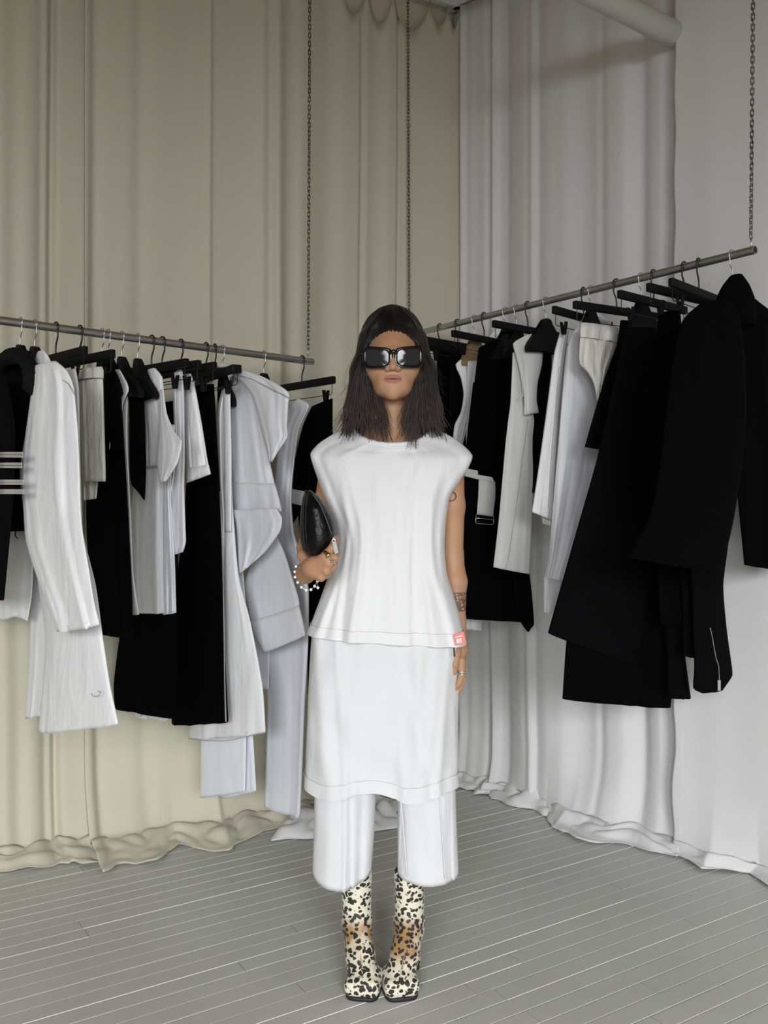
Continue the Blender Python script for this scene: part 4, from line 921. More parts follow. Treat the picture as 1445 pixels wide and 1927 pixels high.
def skin_material():
    m = bpy.data.materials.new('skin'); m.use_nodes = True; nt = m.node_tree; b = nt.nodes['Principled BSDF']; L = nt.links.new
    tc = nt.nodes.new('ShaderNodeTexCoord'); sx = nt.nodes.new('ShaderNodeSeparateXYZ'); L(tc.outputs['Object'], sx.inputs[0])
    def math_(op, a, c, d=None):
        n = nt.nodes.new('ShaderNodeMath'); n.operation = op
        for i, v in enumerate((a, c, d)):
            if v is None: continue
            if isinstance(v, (int, float)): n.inputs[i].default_value = v
            else: L(v, n.inputs[i])
        return n.outputs[0]
    def mixc(f, a, c):
        n = nt.nodes.new('ShaderNodeMix'); n.data_type = 'RGBA'; L(f, n.inputs[0])
        if isinstance(a, tuple): n.inputs[6].default_value = (*a, 1)
        else: L(a, n.inputs[6])
        n.inputs[7].default_value = (*c, 1); return n.outputs[2]
    nz = nt.nodes.new('ShaderNodeTexNoise'); nz.inputs['Scale'].default_value = 22; L(tc.outputs['Object'], nz.inputs['Vector'])
    col = mixc(nz.outputs['Fac'], (0.38, 0.205, 0.115), (0.45, 0.25, 0.145))
    # lips
    dx = math_('DIVIDE', math_('SUBTRACT', sx.outputs[0], hx), .0225); dz = math_('DIVIDE', math_('SUBTRACT', sx.outputs[2], 1.4862), .0102)
    r = math_('ADD', math_('MULTIPLY', dx, dx), math_('MULTIPLY', dz, dz)); near = math_('LESS_THAN', sx.outputs[1], 2.142)
    lip = math_('MULTIPLY', near, nt.nodes.new('ShaderNodeMapRange').outputs[0]); mr = lip.node.inputs[1].links[0].from_node
    mr.inputs[1].default_value = 1.15; mr.inputs[2].default_value = .75; L(r, mr.inputs[0])
    col = mixc(lip, col, (0.31, 0.115, 0.085))
    ml = math_('LESS_THAN', math_('ABSOLUTE', math_('SUBTRACT', sx.outputs[2], 1.4866), 0.0), .0009); ml = math_('MULTIPLY', math_('MULTIPLY', ml, near), math_('LESS_THAN', math_('ABSOLUTE', dx, 0.0), .88))
    col = mixc(ml, col, (0.10, 0.035, 0.028))
    # patterned tattoo band round the wrist, small one on the upper arm
    z0 = W(862, 1150, 2.26).z; z1 = W(862, 1114, 2.26).z
    band = math_('MULTIPLY', math_('GREATER_THAN', sx.outputs[2], z0), math_('LESS_THAN', sx.outputs[2], z1)); band = math_('MULTIPLY', band, math_('GREATER_THAN', sx.outputs[0], .12))
    vo = nt.nodes.new('ShaderNodeTexVoronoi'); vo.feature = 'DISTANCE_TO_EDGE'; vo.inputs['Scale'].default_value = 130; L(tc.outputs['Object'], vo.inputs['Vector'])
    pat = math_('LESS_THAN', vo.outputs['Distance'], .16)
    col = mixc(math_('MULTIPLY', math_('MULTIPLY', band, pat), .8), col, (0.035, 0.032, 0.028))
    q = W(849, 934, 2.25); ds = nt.nodes.new('ShaderNodeVectorMath'); ds.operation = 'DISTANCE'; L(tc.outputs['Object'], ds.inputs[0]); ds.inputs[1].default_value = tuple(q)
    ringm = math_('MULTIPLY', math_('LESS_THAN', ds.outputs['Value'], .0135), math_('GREATER_THAN', ds.outputs['Value'], .0100))
    col = mixc(math_('MULTIPLY', ringm, .85), col, (0.02, 0.018, 0.016))
    L(col, b.inputs['Base Color']); b.inputs['Roughness'].default_value = .5; b.inputs['Specular IOR Level'].default_value = .35
    b.inputs['Subsurface Weight'].default_value = .12; b.inputs['Subsurface Radius'].default_value = (.02, .008, .004); b.inputs['Subsurface Scale'].default_value = .3
    MATS['skin'] = m
skin_material()
body = link('body', body_me, 'skin'); kids = [body]

# ------------------------------------------------------------------ hair
def hair_material():
    m = bpy.data.materials.new('hair'); m.use_nodes = True; nt = m.node_tree; b = nt.nodes['Principled BSDF']; L = nt.links.new
    tc = nt.nodes.new('ShaderNodeTexCoord'); mp = nt.nodes.new('ShaderNodeMapping'); mp.inputs['Scale'].default_value = (60, 60, 5); L(tc.outputs['Object'], mp.inputs['Vector'])
    n = nt.nodes.new('ShaderNodeTexNoise'); n.inputs['Scale'].default_value = 2.0; L(mp.outputs['Vector'], n.inputs['Vector'])
    sx = nt.nodes.new('ShaderNodeSeparateXYZ'); L(tc.outputs['Object'], sx.inputs[0])
    mr = nt.nodes.new('ShaderNodeMapRange'); mr.inputs[1].default_value = 1.58; mr.inputs[2].default_value = 1.42; L(sx.outputs[2], mr.inputs[0])   # lighter and browner towards the ends
    mm = nt.nodes.new('ShaderNodeMath'); mm.operation = 'MULTIPLY'; L(mr.outputs[0], mm.inputs[0]); L(n.outputs['Fac'], mm.inputs[1])
    mx = nt.nodes.new('ShaderNodeMix'); mx.data_type = 'RGBA'; mx.inputs[6].default_value = (.006, .005, .0045, 1); mx.inputs[7].default_value = (.058, .030, .018, 1)
    L(mm.outputs[0], mx.inputs[0]); L(mx.outputs[2], b.inputs['Base Color']); b.inputs['Roughness'].default_value = .36; b.inputs['Specular IOR Level'].default_value = .5
    MATS['hair'] = m
hair_material()
Hc = np.array((hx, 2.257, 1.588)); Hr = np.array((.079, .098, .0935))
H = [ell(Hc, Hr, 0)]
for s in (-1, 1):
    w = 1.0 if s < 0 else 1.04
    H += [cone((hx + s * .060 * w, 2.235, 1.60), (hx + s * .074 * w, 2.235, 1.52), .022, .028, .02), cone((hx + s * .074 * w, 2.235, 1.52), (hx + s * .088 * w, 2.225, 1.42), .028, .033, .02),
          cone((hx + s * .084 * w, 2.225, 1.42), (hx + s * .088 * w, 2.220, 1.395), .030, .016, .02),
          cone((hx + s * .066, 2.205, 1.47), (hx + s * (.044 if s > 0 else .040), 2.188, 1.40), .017, .013, .015)]
H += [cone((hx, 2.305, 1.56), (hx, 2.325, 1.40), .06, .055, .03), cone((hx - .05, 2.30, 1.5), (hx - .07, 2.30, 1.385), .04, .035, .03), cone((hx + .05, 2.30, 1.5), (hx + .07, 2.30, 1.385), .04, .035, .03)]
H += [('cone', .004, 'cut', (hx, 2.10, 1.537), (hx, 2.08, 1.44), .0655 + .018, .05)]
H += [ell((hx, 2.10, 1.534), (.068, .115, .085), .004, 'cut')]
for s in (-1, 1): H += [('cone', .006, 'cut', (hx + s * .02, 2.115, 1.54), (hx + s * .02, 2.10, 1.46), .055, .04)]
hm = solid_mesh('hair', H, [((-.13, 2.08, 1.33), (.17, 2.42, 1.70), .0024)])
rs = rng(77); VV, QQ, base = [], [], 0
def strand(P, r0, r1):
    global base
    P = np.array(P); n = len(P); T = np.gradient(P, axis=0); T /= np.linalg.norm(T, axis=1)[:, None] + 1e-9
    A = np.cross(T, (0.3, 1, .2)); A /= np.linalg.norm(A, axis=1)[:, None] + 1e-9; C = np.cross(T, A)
    R = np.linspace(r0, r1, n)[:, None]
    for w in (0, 2.09, 4.19): VV.append(P + (A * math.cos(w) + C * math.sin(w)) * R)
    i = np.arange(n - 1)
    for a in range(3):
        c = (a + 1) % 3; QQ.append(np.stack([base + a * n + i, base + c * n + i, base + c * n + i + 1, base + a * n + i + 1], 1))
    base += 3 * n
def side_strand(s, y0, lay, wend, zend, curl, fly=0.0, thin=1.0):
    sc_ = math.sqrt(max(.05, 1 - ((y0 - Hc[1]) / Hr[1]) ** 2)) if abs(y0 - Hc[1]) < Hr[1] else .25
    P = []; k = 1.0 + lay
    for a in np.linspace(0, 88, 12):
        a = math.radians(a); P.append((hx + s * Hr[0] * k * sc_ * math.sin(a), y0 + (.010 if y0 > 2.2 else 0) * math.sin(a), Hc[2] + Hr[2] * k * sc_ * math.cos(a) + rs.uniform(-.0006, .0006)))
    xs_, ys_, zs_ = P[-1]; xs_ = abs(xs_ - hx); w0 = max(xs_, .064 if y0 < 2.2 else .0)
    for t in np.linspace(.06, 1, 15):
        x = w0 + (wend - w0) * (t ** 1.15) + .006 * math.sin(t * 5 + curl * 3) * t + curl * max(0, t - .8) * .08
        y = ys_ + (min(ys_, 2.235) - .030 - ys_) * t * (.6 if y0 < 2.28 else .1)
        P.append((hx + s * x + fly * t, y, zs_ + (zend - zs_) * t))
    strand(P, .0011 * thin, .0005 * thin)
for i in range(1700):
    s = rs.choice((-1, 1)); y0 = 2.178 + (rs.random() ** 1.5) * .16; f = (y0 - 2.178) / .16
    outer = (.130 if s > 0 else .128)
    if f < .2 and rs.random() < .65: wend = rs.uniform(.008, .085) if s < 0 else rs.uniform(.016, .085)
    else: wend = rs.uniform(.07, outer)
    side_strand(s, y0, rs.uniform(.0, .02), wend, rs.uniform(1.352, 1.41) - (.012 if wend < .07 else 0), rs.uniform(-.35, .45))
for i in range(60):                                          # loose flyaways and curled tips
    s = rs.choice((-1, 1)); side_strand(s, rs.uniform(2.19, 2.30), rs.uniform(.0, .05), rs.uniform(.09, .138), rs.uniform(1.335, 1.40), rs.uniform(-.6, .9), rs.uniform(-.004, .004))
for i in range(26): side_strand(1, rs.uniform(2.178, 2.19), rs.uniform(0, .02), rs.uniform(.040, .066), rs.uniform(1.322, 1.345), rs.uniform(-.3, .3))
for i in range(22): side_strand(-1, rs.uniform(2.178, 2.20), rs.uniform(0, .02), rs.choice((rs.uniform(.004, .03), rs.uniform(.10, .128))), rs.uniform(1.335, 1.352), rs.uniform(-.3, .8))
for i in range(420):                                         # short fringe, parted in the middle
    dx = rs.uniform(-.064, .064); lift = rs.uniform(1.0, 1.03)
    zf = 1.608 - 8.0 * dx * dx + rs.uniform(-.006, .006); P = []
    for t in np.linspace(0, 1, 14):
        z = 1.676 + (zf - 1.676) * t; x = dx * (.25 + .75 * min(1, t * 1.3))
        q = 1 - ((z - Hc[2]) / (Hr[2] * lift)) ** 2 - (x / (Hr[0] * lift)) ** 2
        y = Hc[1] - Hr[1] * lift * math.sqrt(max(0.0, q)); P.append((hx + x, y - .002, z))
    strand(P, .0013, .0007)
for i in range(150):                                         # fine stray hairs standing off the crown
    side_strand(rs.choice((-1, 1)), rs.uniform(2.20, 2.31), rs.uniform(.02, .075), rs.uniform(.08, .135), rs.uniform(1.36, 1.50), rs.uniform(-.5, .6), thin=.4)
nv = len(hm.vertices); co = np.zeros(nv * 3, np.float32); hm.vertices.foreach_get('co', co)
ql = np.zeros(len(hm.loops), np.int32); hm.loops.foreach_get('vertex_index', ql)
HV = np.concatenate([co.reshape(-1, 3)] + VV); HQ = np.concatenate([ql.reshape(-1, 4)] + [q + nv for q in QQ])
hair = link('hair', fast_mesh('hair', HV, HQ), 'hair'); hair['label'] = 'shoulder-length dark brown hair with short curved fringe'; kids.append(hair)

# ------------------------------------------------------------------ clothing worn
PB = (Vector((0, 2.25, 1)), Vector((0, 1, 0)))
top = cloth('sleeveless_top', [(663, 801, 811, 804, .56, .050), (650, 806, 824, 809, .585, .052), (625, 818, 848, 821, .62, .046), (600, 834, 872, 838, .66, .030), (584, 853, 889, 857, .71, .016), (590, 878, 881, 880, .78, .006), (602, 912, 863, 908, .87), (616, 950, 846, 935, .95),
            (630, 985, 838, 985), (632, 1020, 836, 1035), (622, 1070, 841, 1080), (606, 1118, 854, 1122), (594, 1150, 863, 1155), (588, 1166, 868, 1176), (580, 1190, 876, 1208)], PB, .235, 'worn_cotton', seed=101, folds=18, amp=.0150, n=128, step=.012, power=.74, power0=1.0, top='open', wr=.007, drift=.5, grow=.9, fw=(.03, .05, .08, .12))
band = band_from('hem_band', top, -4, -1, .0022, 'worn_cotton')
def neck_ring():
    # bound neckline following the first ring of the top
    me = top.data; pts = [me.vertices[k].co.copy() for k in range(128)]
    return link('neck_binding', mesh('neck_binding', *sweep(pts[::2], .006, 8, closed=True)), 'worn_cotton')
nb = neck_ring()
PD = (Vector((0, 2.262, 1)), Vector((0, 1, 0)))
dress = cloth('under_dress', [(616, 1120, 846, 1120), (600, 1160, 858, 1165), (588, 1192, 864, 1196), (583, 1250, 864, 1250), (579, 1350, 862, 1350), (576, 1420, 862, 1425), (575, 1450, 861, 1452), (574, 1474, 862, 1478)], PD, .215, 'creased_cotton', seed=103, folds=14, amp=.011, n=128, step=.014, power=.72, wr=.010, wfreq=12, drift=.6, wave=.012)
dhem = band_from('dress_hem', dress, -3, -1, .0020, 'creased_cotton')
PT = (Vector((0, 2.285, 1)), Vector((0, 1, 0)))
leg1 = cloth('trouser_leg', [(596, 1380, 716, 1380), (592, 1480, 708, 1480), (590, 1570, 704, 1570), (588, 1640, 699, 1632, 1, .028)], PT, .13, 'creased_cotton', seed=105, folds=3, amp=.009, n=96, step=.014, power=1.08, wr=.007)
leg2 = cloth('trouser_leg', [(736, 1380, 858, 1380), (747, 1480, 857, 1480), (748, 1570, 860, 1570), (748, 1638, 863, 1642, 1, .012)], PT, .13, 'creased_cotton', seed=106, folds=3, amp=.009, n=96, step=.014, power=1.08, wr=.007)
cr1 = line_on('trouser_crease', [(641, 1470), (640, 1560), (639, 1650)], PT, .0012, 'white_jersey', .066)
cr2 = line_on('trouser_crease', [(752, 1480), (760, 1570), (766, 1650)], PT, .0012, 'white_jersey', .062)
cr3 = line_on('trouser_crease', [(826, 1490), (832, 1570), (838, 1655)], PT, .0012, 'white_jersey', .066)
def stitch_row(name, o, r, lift=.0026):
    M, n = ROWS[o.name]; r = r % M; row = [o.data.vertices[r * n + k] for k in range(n)]; cen = sum((v.co for v in row), Vector()) / n; P = []
    for v in row:
        d = Vector((v.co.x - cen.x, v.co.y - cen.y, 0)).normalized(); P.append(v.co + d * lift)
    return link(name, mesh(name, *sweep(P, .0007, 5, closed=True)), 'fine_stitch')
sti = [stitch_row('hem_stitch', top, -4), stitch_row('hem_stitch', dress, -3), stitch_row('neck_stitch', top, 2, .0004)]
for k, o in ((top, 'white sleeveless top with cap shoulders and deep hem band'), (dress, 'white under-dress below the top')): k['label'] = o
nb.parent = top; band.parent = top; dhem.parent = dress; cr1.parent = leg1; cr2.parent = leg2; cr3.parent = leg2
kids += [top, dress, leg1, leg2]
# coral sticker and black tab at the side of the hem
PS = (Vector((0, 2.182, 1)), Vector((0, 1, 0)))
st = patch('hem_sticker', [(853, 1194), (872, 1189), (876, 1210), (857, 1215)], PS, .0012, 'coral', .04)
s2 = patch('sticker_print', [(858.5, 1203), (868, 1201), (869, 1209), (859.5, 1211)], PS, .0006, 'label_white', .0412); s2.parent = st
q = W(864, 1206, 2.1405); 
s3 = tubeobj('sticker_ring', [q + Vector((math.cos(w) * .0027, -.0008, math.sin(w) * .0032)) for w in np.linspace(0, 6.28, 15)[:-1]], .0006, 'coral', closed=True, n=5); s3.parent = st
s4 = patch('sticker_print', [(856.5, 1198.5), (869, 1195.5), (869.4, 1197.3), (856.9, 1200.3)], PS, .0006, 'label_white', .0412); s4.parent = st
tabb = patch('care_tab', [(851.5, 1208), (855, 1208), (857, 1236), (853.5, 1236)], PS, .0012, 'rubber', .03)
st['label'] = 'coral sticker with white print on the hem'; tabb['label'] = 'black fabric tab under the sticker'
kids += [st, tabb]

# ------------------------------------------------------------------ boots
def leopard():
    m = bpy.data.materials.new('leopard'); m.use_nodes = True; nt = m.node_tree; b = nt.nodes['Principled BSDF']; L = nt.links.new
    tc = nt.nodes.new('ShaderNodeTexCoord')
    nz = nt.nodes.new('ShaderNodeTexNoise'); nz.inputs['Scale'].default_value = 55; nz.inputs['Detail'].default_value = 2; L(tc.outputs['Object'], nz.inputs['Vector'])
    va = nt.nodes.new('ShaderNodeVectorMath'); va.operation = 'SCALE'; va.inputs['Scale'].default_value = .012; L(nz.outputs['Color'], va.inputs[0])
    vb = nt.nodes.new('ShaderNodeVectorMath'); vb.operation = 'ADD'; L(tc.outputs['Object'], vb.inputs[0]); L(va.outputs[0], vb.inputs[1])
    mp = nt.nodes.new('ShaderNodeMapping'); mp.inputs['Scale'].default_value = (1.0, .8, 1.25); L(vb.outputs[0], mp.inputs['Vector'])
    vo = nt.nodes.new('ShaderNodeTexVoronoi'); vo.inputs['Scale'].default_value = 84; vo.inputs['Randomness'].default_value = .9; L(mp.outputs[0], vo.inputs['Vector'])
    rp_ = nt.nodes.new('ShaderNodeValToRGB'); rp_.color_ramp.elements[0].position = .46; rp_.color_ramp.elements[1].position = .52
    rp_.color_ramp.elements[0].color = (1, 1, 1, 1); rp_.color_ramp.elements[1].color = (0, 0, 0, 1); L(vo.outputs['Distance'], rp_.inputs[0])
    n2 = nt.nodes.new('ShaderNodeTexNoise'); n2.inputs['Scale'].default_value = 14; L(tc.outputs['Object'], n2.inputs['Vector'])
    sx = nt.nodes.new('ShaderNodeSeparateXYZ'); L(tc.outputs['Object'], sx.inputs[0])
    mr = nt.nodes.new('ShaderNodeMapRange'); mr.interpolation_type = 'SMOOTHSTEP'; mr.inputs[1].default_value = .17; mr.inputs[2].default_value = .125; L(sx.outputs[2], mr.inputs[0])
    m2 = nt.nodes.new('ShaderNodeMapRange'); m2.interpolation_type = 'SMOOTHSTEP'; m2.inputs[1].default_value = .055; m2.inputs[2].default_value = .095; L(sx.outputs[2], m2.inputs[0])
    mu = nt.nodes.new('ShaderNodeMath'); mu.operation = 'MULTIPLY'; L(mr.outputs[0], mu.inputs[0]); L(m2.outputs[0], mu.inputs[1])
    r4 = nt.nodes.new('ShaderNodeValToRGB'); r4.color_ramp.elements[0].position = .38; r4.color_ramp.elements[1].position = .58; L(n2.outputs['Fac'], r4.inputs[0])
    m4 = nt.nodes.new('ShaderNodeMath'); m4.operation = 'MULTIPLY'; L(mu.outputs[0], m4.inputs[0]); L(r4.outputs[0], m4.inputs[1])
    c1 = nt.nodes.new('ShaderNodeMix'); c1.data_type = 'RGBA'; c1.inputs[6].default_value = (.66, .62, .49, 1); c1.inputs[7].default_value = (.34, .19, .075, 1); L(m4.outputs[0], c1.inputs[0])
    c2 = nt.nodes.new('ShaderNodeMix'); c2.data_type = 'RGBA'; c2.inputs[7].default_value = (.014, .011, .009, 1); L(rp_.outputs[0], c2.inputs[0]); L(c1.outputs[2], c2.inputs[6])
    L(c2.outputs[2], b.inputs['Base Color']); b.inputs['Roughness'].default_value = .6; b.inputs['Sheen Weight'].default_value = .15
    MATS['leopard'] = m
leopard()
def boot(ax, tx, topz, name):
    ang = math.atan2(ax - tx, .14)
    P = [cone((ax, 2.308, topz), (ax * .985, 2.303, .14), .0400, .0360, 0), ell((ax * .98, 2.312, .10), (.036, .046, .05), .02), cone((ax * .98, 2.298, .125), ((ax + tx) / 2, 2.245, .075), .035, .034, .02),
         cone(((ax + tx) / 2, 2.25, .070), (tx, 2.215, .042), .033, .030, .02), ('box', .022, 'add', (tx, 2.208, .026), (.043, .046, .022), .017, ang), ('box', .012, 'add', (ax * .98, 2.333, .045), (.026, .026, .045), .008, ang),
         ('box', .004, 'cut', (tx, 2.22, -.03), (.2, .3, .034), .001, 0), ('box', .002, 'cut', (ax, 2.308, topz + .06), (.1, .1, .045), .001, 0), cone((ax, 2.308, topz + .03), (ax, 2.308, topz - .02), .0365, .0365, .002, 'cut')]
    up = link('upper', solid_mesh('upper', P, [((min(ax, tx) - .06, 2.14, -.005), (max(ax, tx) + .06, 2.38, topz + .03), .0022)]), 'leopard')
    # sole: outline of the toe box and a block heel
    V = []; F = []; n = 28
    for z, g in ((0, 0), (.007, .0015), (.009, 0)):
        for k in range(n):
            w = 2 * math.pi * k / n; c, s = math.cos(w), math.sin(w); x = math.copysign(abs(c) ** .5, c) * (.0405 + g); y = math.copysign(abs(s) ** .5, s) * (.047 + g)
            V.append((tx + x * math.cos(ang) - y * math.sin(ang), 2.209 + x * math.sin(ang) + y * math.cos(ang), z))
    for i in range(2):
        for k in range(n): l = (k + 1) % n; F.append((i * n + k, i * n + l, (i + 1) * n + l, (i + 1) * n + k))
    F += [tuple(range(n - 1, -1, -1)), tuple(2 * n + k for k in range(n))]
    so = link('sole', mesh('sole', V, F), 'rubber'); bm = bmesh.new(); bm_box(bm, (ax * .98, 2.333, .02), (.053, .053, .04), None, .004); he = bm_obj('heel', bm, 'rubber')
    cr = []
    for k in range(15):
        w = math.radians(200 + k * 10); cr.append((ax * .985 + .0365 * math.cos(w), 2.300 + .0385 * math.sin(w), .118 + .006 * math.cos(w * 2)))
    se = tubeobj('ankle_seam', cr, .0018, 'rubber'); se.parent = up
    se2 = tubeobj('front_seam', [(tx, 2.1625, .030), (tx + (ax - tx) * .1, 2.172, .052), (tx + (ax - tx) * .3, 2.195, .078), (tx + (ax - tx) * .6, 2.232, .104)], .0010, 'leopard'); se2.parent = up
    for o in (up, so, he): o['label'] = {'upper': 'leopard print %s upper', 'sole': 'black %s sole', 'heel': 'black block heel of %s'}[o.name.split('.')[0]] % 'ankle boot'
    bt = empty(name, (tx, 2.209, 0)); adopt(bt, up, so, he); return bt
b1 = boot(-.0705, -.0490, .252, 'ankle_boot'); b2 = boot(.0655, .0375, .248, 'ankle_boot')
for b_ in (b1, b2):
    b_.parent = person; b_.matrix_parent_inverse = Matrix.Translation(person.location).inverted()
for o in kids: 
    o.parent = person; o.matrix_parent_inverse = Matrix.Translation(person.location).inverted()
for o, p in ((sti[0], top), (sti[1], dress), (sti[2], top), (nb, top), (band, top), (dhem, dress), (cr1, leg1), (cr2, leg2), (cr3, leg2), (s2, st), (s3, st), (s4, st)):
    o.parent = p; o.matrix_parent_inverse = Matrix.Identity(4)

# ------------------------------------------------------------------ sunglasses
sg = empty('sunglasses', tuple(W(740, 672, 2.12))); tag(sg, 'chunky black rectangular sunglasses with dark lenses on the face', 'sunglasses')
gl = []
def rim(cx, cy, ow, oh, iw, ih, icx, flip):
    n = 56; V = []; F = []
    def P(c, s, w, h, x0, y0, d):
        ex = .5; x = math.copysign(abs(c) ** ex, c) * w; y = math.copysign(abs(s) ** ex, s) * h
        y += .10 * h * (x / w) * flip * (1 if y > 0 else -.45)                   # flared outer top corner
        px, py = x0 + x, y0 - y; bow = 2.112 + 1.3 * ((px - 740) * .00125) ** 2 * 3.2
        return W(px, py, bow + d)
    for (w, h, x0, d) in ((ow, oh, cx, .0065), (ow, oh, cx, .0015), (ow - 1.2, oh - 1.2, cx, 0), (iw + 1.0, ih + 1.0, icx, 0), (iw, ih, icx, .0015), (iw, ih, icx, .0065)):
        for k in range(n):
            a = 2 * math.pi * k / n; V.append(P(math.cos(a), math.sin(a), w, h, x0, cy, d))
    for i in range(6):
        j = (i + 1) % 6
        for k in range(n): l = (k + 1) % n; F.append((i * n + k, i * n + l, j * n + l, j * n + k))
    o = link('rim', mesh('rim', V, F), 'acetate')
    LV = [P(math.cos(2 * math.pi * k / n), math.sin(2 * math.pi * k / n), iw + .6, ih + .6, icx, cy, .003) for k in range(n)]; cen = sum(LV, Vector()) / n - Vector((0, .0022, 0))
    mid = [p * .5 + cen * .5 - Vector((0, .0006, 0)) for p in LV]; V2 = LV + mid + [cen]
    F2 = [(k, (k + 1) % n, n + (k + 1) % n, n + k) for k in range(n)] + [(n + k, n + (k + 1) % n, 2 * n) for k in range(n)]
    l = link('lens', mesh('lens', V2, F2), 'lens'); return [o, l]
gl += rim(711, 673, 28.5, 20.5, 21.5, 15.5, 709.5, -1) + rim(769.5, 672, 28.0, 20.5, 21.0, 15.5, 769, 1)
gl.append(tubeobj('bridge', [W(733, 664, 2.113), W(740.5, 661, 2.112), W(748, 664, 2.113)], .0048, 'acetate', n=10))
for (x, s) in ((684, -1), (796, 1)):
    a = W(x, 662, 2.142); gl.append(tubeobj('temple', [a, a + Vector((s * .003, .05, .001)), Vector((hx + s * .073, 2.245, 1.552)), Vector((hx + s * .072, 2.262, 1.535))], .0042, 'acetate', n=8))
adopt(sg, *gl)

# ------------------------------------------------------------------ clutch, bracelet, rings, earrings
PC = (Vector((0, 2.075, 1)), Vector((0, 1, 0)))
bag = [cloth('pouch', [(574, 923, 583, 922, .3), (569, 938, 600, 934, .7), (566, 960, 616, 952), (564, 990, 629, 978), (565, 1015, 633, 1000), (569, 1032, 631, 1016, .95), (577, 1042, 616, 1034, .8), (588, 1046, 602, 1043, .5)], PC, .15, 'leather', seed=120, folds=4, amp=.006, n=64, step=.006, power=.95, wr=.005, hem=False),
       line_on('piping', [(576, 924), (571, 950), (570, 990), (572, 1020), (579, 1040)], PC, .0018, 'leather', .062),
       line_on('piping', [(579, 924), (576, 950), (575, 990), (577, 1022)], PC, .0016, 'leather', .070),
       line_on('zip', [(584, 926), (600, 945), (613, 975), (624, 1005), (628, 1012)], PC, .0022, 'black_metal', .066),
       tubeobj('zip_slider', [W(627, 1009, 1.995), W(629, 1018, 1.993)], .0036, 'chrome'),
       patch('zip_pull', [(625, 1020), (632, 1019), (637, 1040), (630, 1043)], (Vector((0, 1.992, 1)), Vector((0, 1, 0))), .003, 'pull_grey'),
       tubeobj('pull_ring', [W(628 + 3 * math.cos(w), 1018 + 4 * math.sin(w), 1.990) for w in np.linspace(0, 6.28, 13)[:-1]], .0009, 'silver', closed=True, n=5)]
# close the bottom of the pouch
bme = bag[0].data; bm = bmesh.new(); bm.from_mesh(bme); bmesh.ops.holes_fill(bm, edges=[e for e in bm.edges if e.is_boundary], sides=0); bm.to_mesh(bme); bm.free()
cb = empty('clutch_bag', tuple(W(590, 1046, 2.075))); tag(cb, 'black leather clutch pouch with silver zip pull held in the hand', 'bag'); adopt(cb, *bag)

br = empty('bracelet', tuple(W(578, 1112, 2.08))); tag(br, 'thin silver bracelet of round beads dangling from the wrist', 'bracelet')
ctr = [(557, 1066, 2.085), (554.5, 1076, 2.07), (555, 1086, 2.06), (560, 1096, 2.05), (567, 1105, 2.045), (576, 1110.5, 2.045), (585, 1109.5, 2.05), (592, 1103, 2.06), (597, 1094, 2.075), (598, 1083, 2.11), (592, 1072, 2.135), (580, 1062, 2.14), (566, 1060, 2.12)]
BP = [W(*q) for q in ctr]; parts = [tubeobj('bracelet_wire', BP, .0008, 'silver', closed=True, n=5)]
bs = bmesh.new(); bmesh.ops.create_uvsphere(bs, u_segments=12, v_segments=8, radius=.0034); sme = bpy.data.meshes.new('bead'); bs.to_mesh(sme); bs.free(); sme.materials.append(MATS['pearl']); sme.polygons.foreach_set('use_smooth', [True] * len(sme.polygons))
adopt(br, parts[0])
for p in BP + [W(598, 1106, 2.055)]:
    o = bpy.data.objects.new('bead', sme); COL.objects.link(o); o.parent = br; o.location = p - br.location
dp = tubeobj('drop_wire', [W(597, 1094, 2.075), W(598, 1106, 2.055)], .0007, 'silver', n=5); adopt(br, dp)

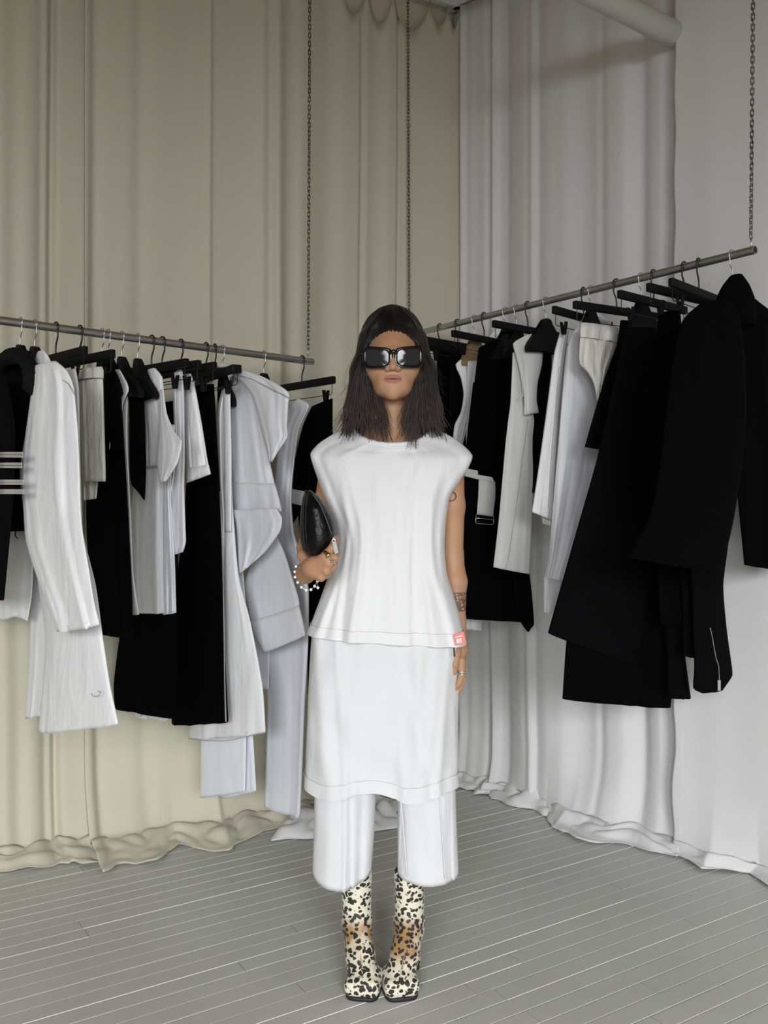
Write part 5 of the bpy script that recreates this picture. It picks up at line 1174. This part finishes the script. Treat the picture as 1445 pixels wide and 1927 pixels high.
def ring(label, a, b, t, rad, thick, m, extra=None):
    a, b = Vector(a), Vector(b); c = a * (1 - t) + b * t; ax = (b - a).normalized(); u = ax.orthogonal().normalized(); v = ax.cross(u)
    root = empty('finger_ring', tuple(c)); tag(root, label, 'ring'); o = tubeobj('ring_band', [c + u * math.cos(w) * rad + v * math.sin(w) * rad for w in np.linspace(0, 6.2832, 21)[:-1]], thick, m, closed=True, n=8)
    adopt(root, o)
    if extra: e = extra(c); adopt(root, e)
    return root
def bell(c):
    V, F = sweep([c + Vector((-.006, -.010, .004)), c + Vector((-.002, -.012, .001)), c + Vector((.002, -.0135, -.003)), c + Vector((.004, -.0142, -.005))], [.004, .005, .0072, .0078], 14)
    return link('bell_setting', mesh('bell_setting', V, F), 'gold')
ring('gold bell-shaped ring on the hand holding the clutch', k2[0], fg[0][0], .35, .0112, .0020, 'gold', bell)
def star(c):
    V, F = [], []
    c = c + Vector((.001, -.012, 0))
    for k in range(10):
        r = .0078 if k % 2 == 0 else .0030; w = math.pi * k / 5 + .3; V.append(c + Vector((math.cos(w) * r, 0, math.sin(w) * r)))
    V += [c + Vector((0, -.0025, 0)), c + Vector((0, .002, 0))]
    for k in range(10): F += [(k, (k + 1) % 10, 10), ((k + 1) % 10, k, 11)]
    return link('star_setting', mesh('star_setting', V, F), 'silver', smooth=False)
ring('silver star ring on the hand holding the clutch', k2[1], fg[1][0], .55, .0104, .0016, 'silver', star)
f0 = kn[0]; f1 = f0 + Vector((.001, -.003, -.0336)); ring('upper silver band ring on the lowered hand', f0, f1, .80, .0092, .0014, 'silver'); ring('lower wide silver band ring on the lowered hand', f0, f1, .98, .0091, .0020, 'silver')
for s, lab in ((-1, 'silver hoop earring half hidden in hair beside the clutch arm'), (1, 'silver hoop earring below the sunglasses, on the lowered-arm side')):
    c = W(689.5 if s < 0 else 791, 711, 2.178); root = empty('hoop_earring', tuple(c)); tag(root, lab, 'earring', 'pair of silver hoops')
    o = tubeobj('hoop', [c + Vector((math.cos(w) * .0055, -.004 * math.sin(w), math.sin(w) * .0075)) for w in np.linspace(0, 6.2832, 17)[:-1]], .0011, 'silver', closed=True, n=6)
    d = tubeobj('charm', [c + Vector((.001, -.002, -.007)), c + Vector((.002, -.002, -.013))], .0014, 'silver', n=6); adopt(root, o, d)
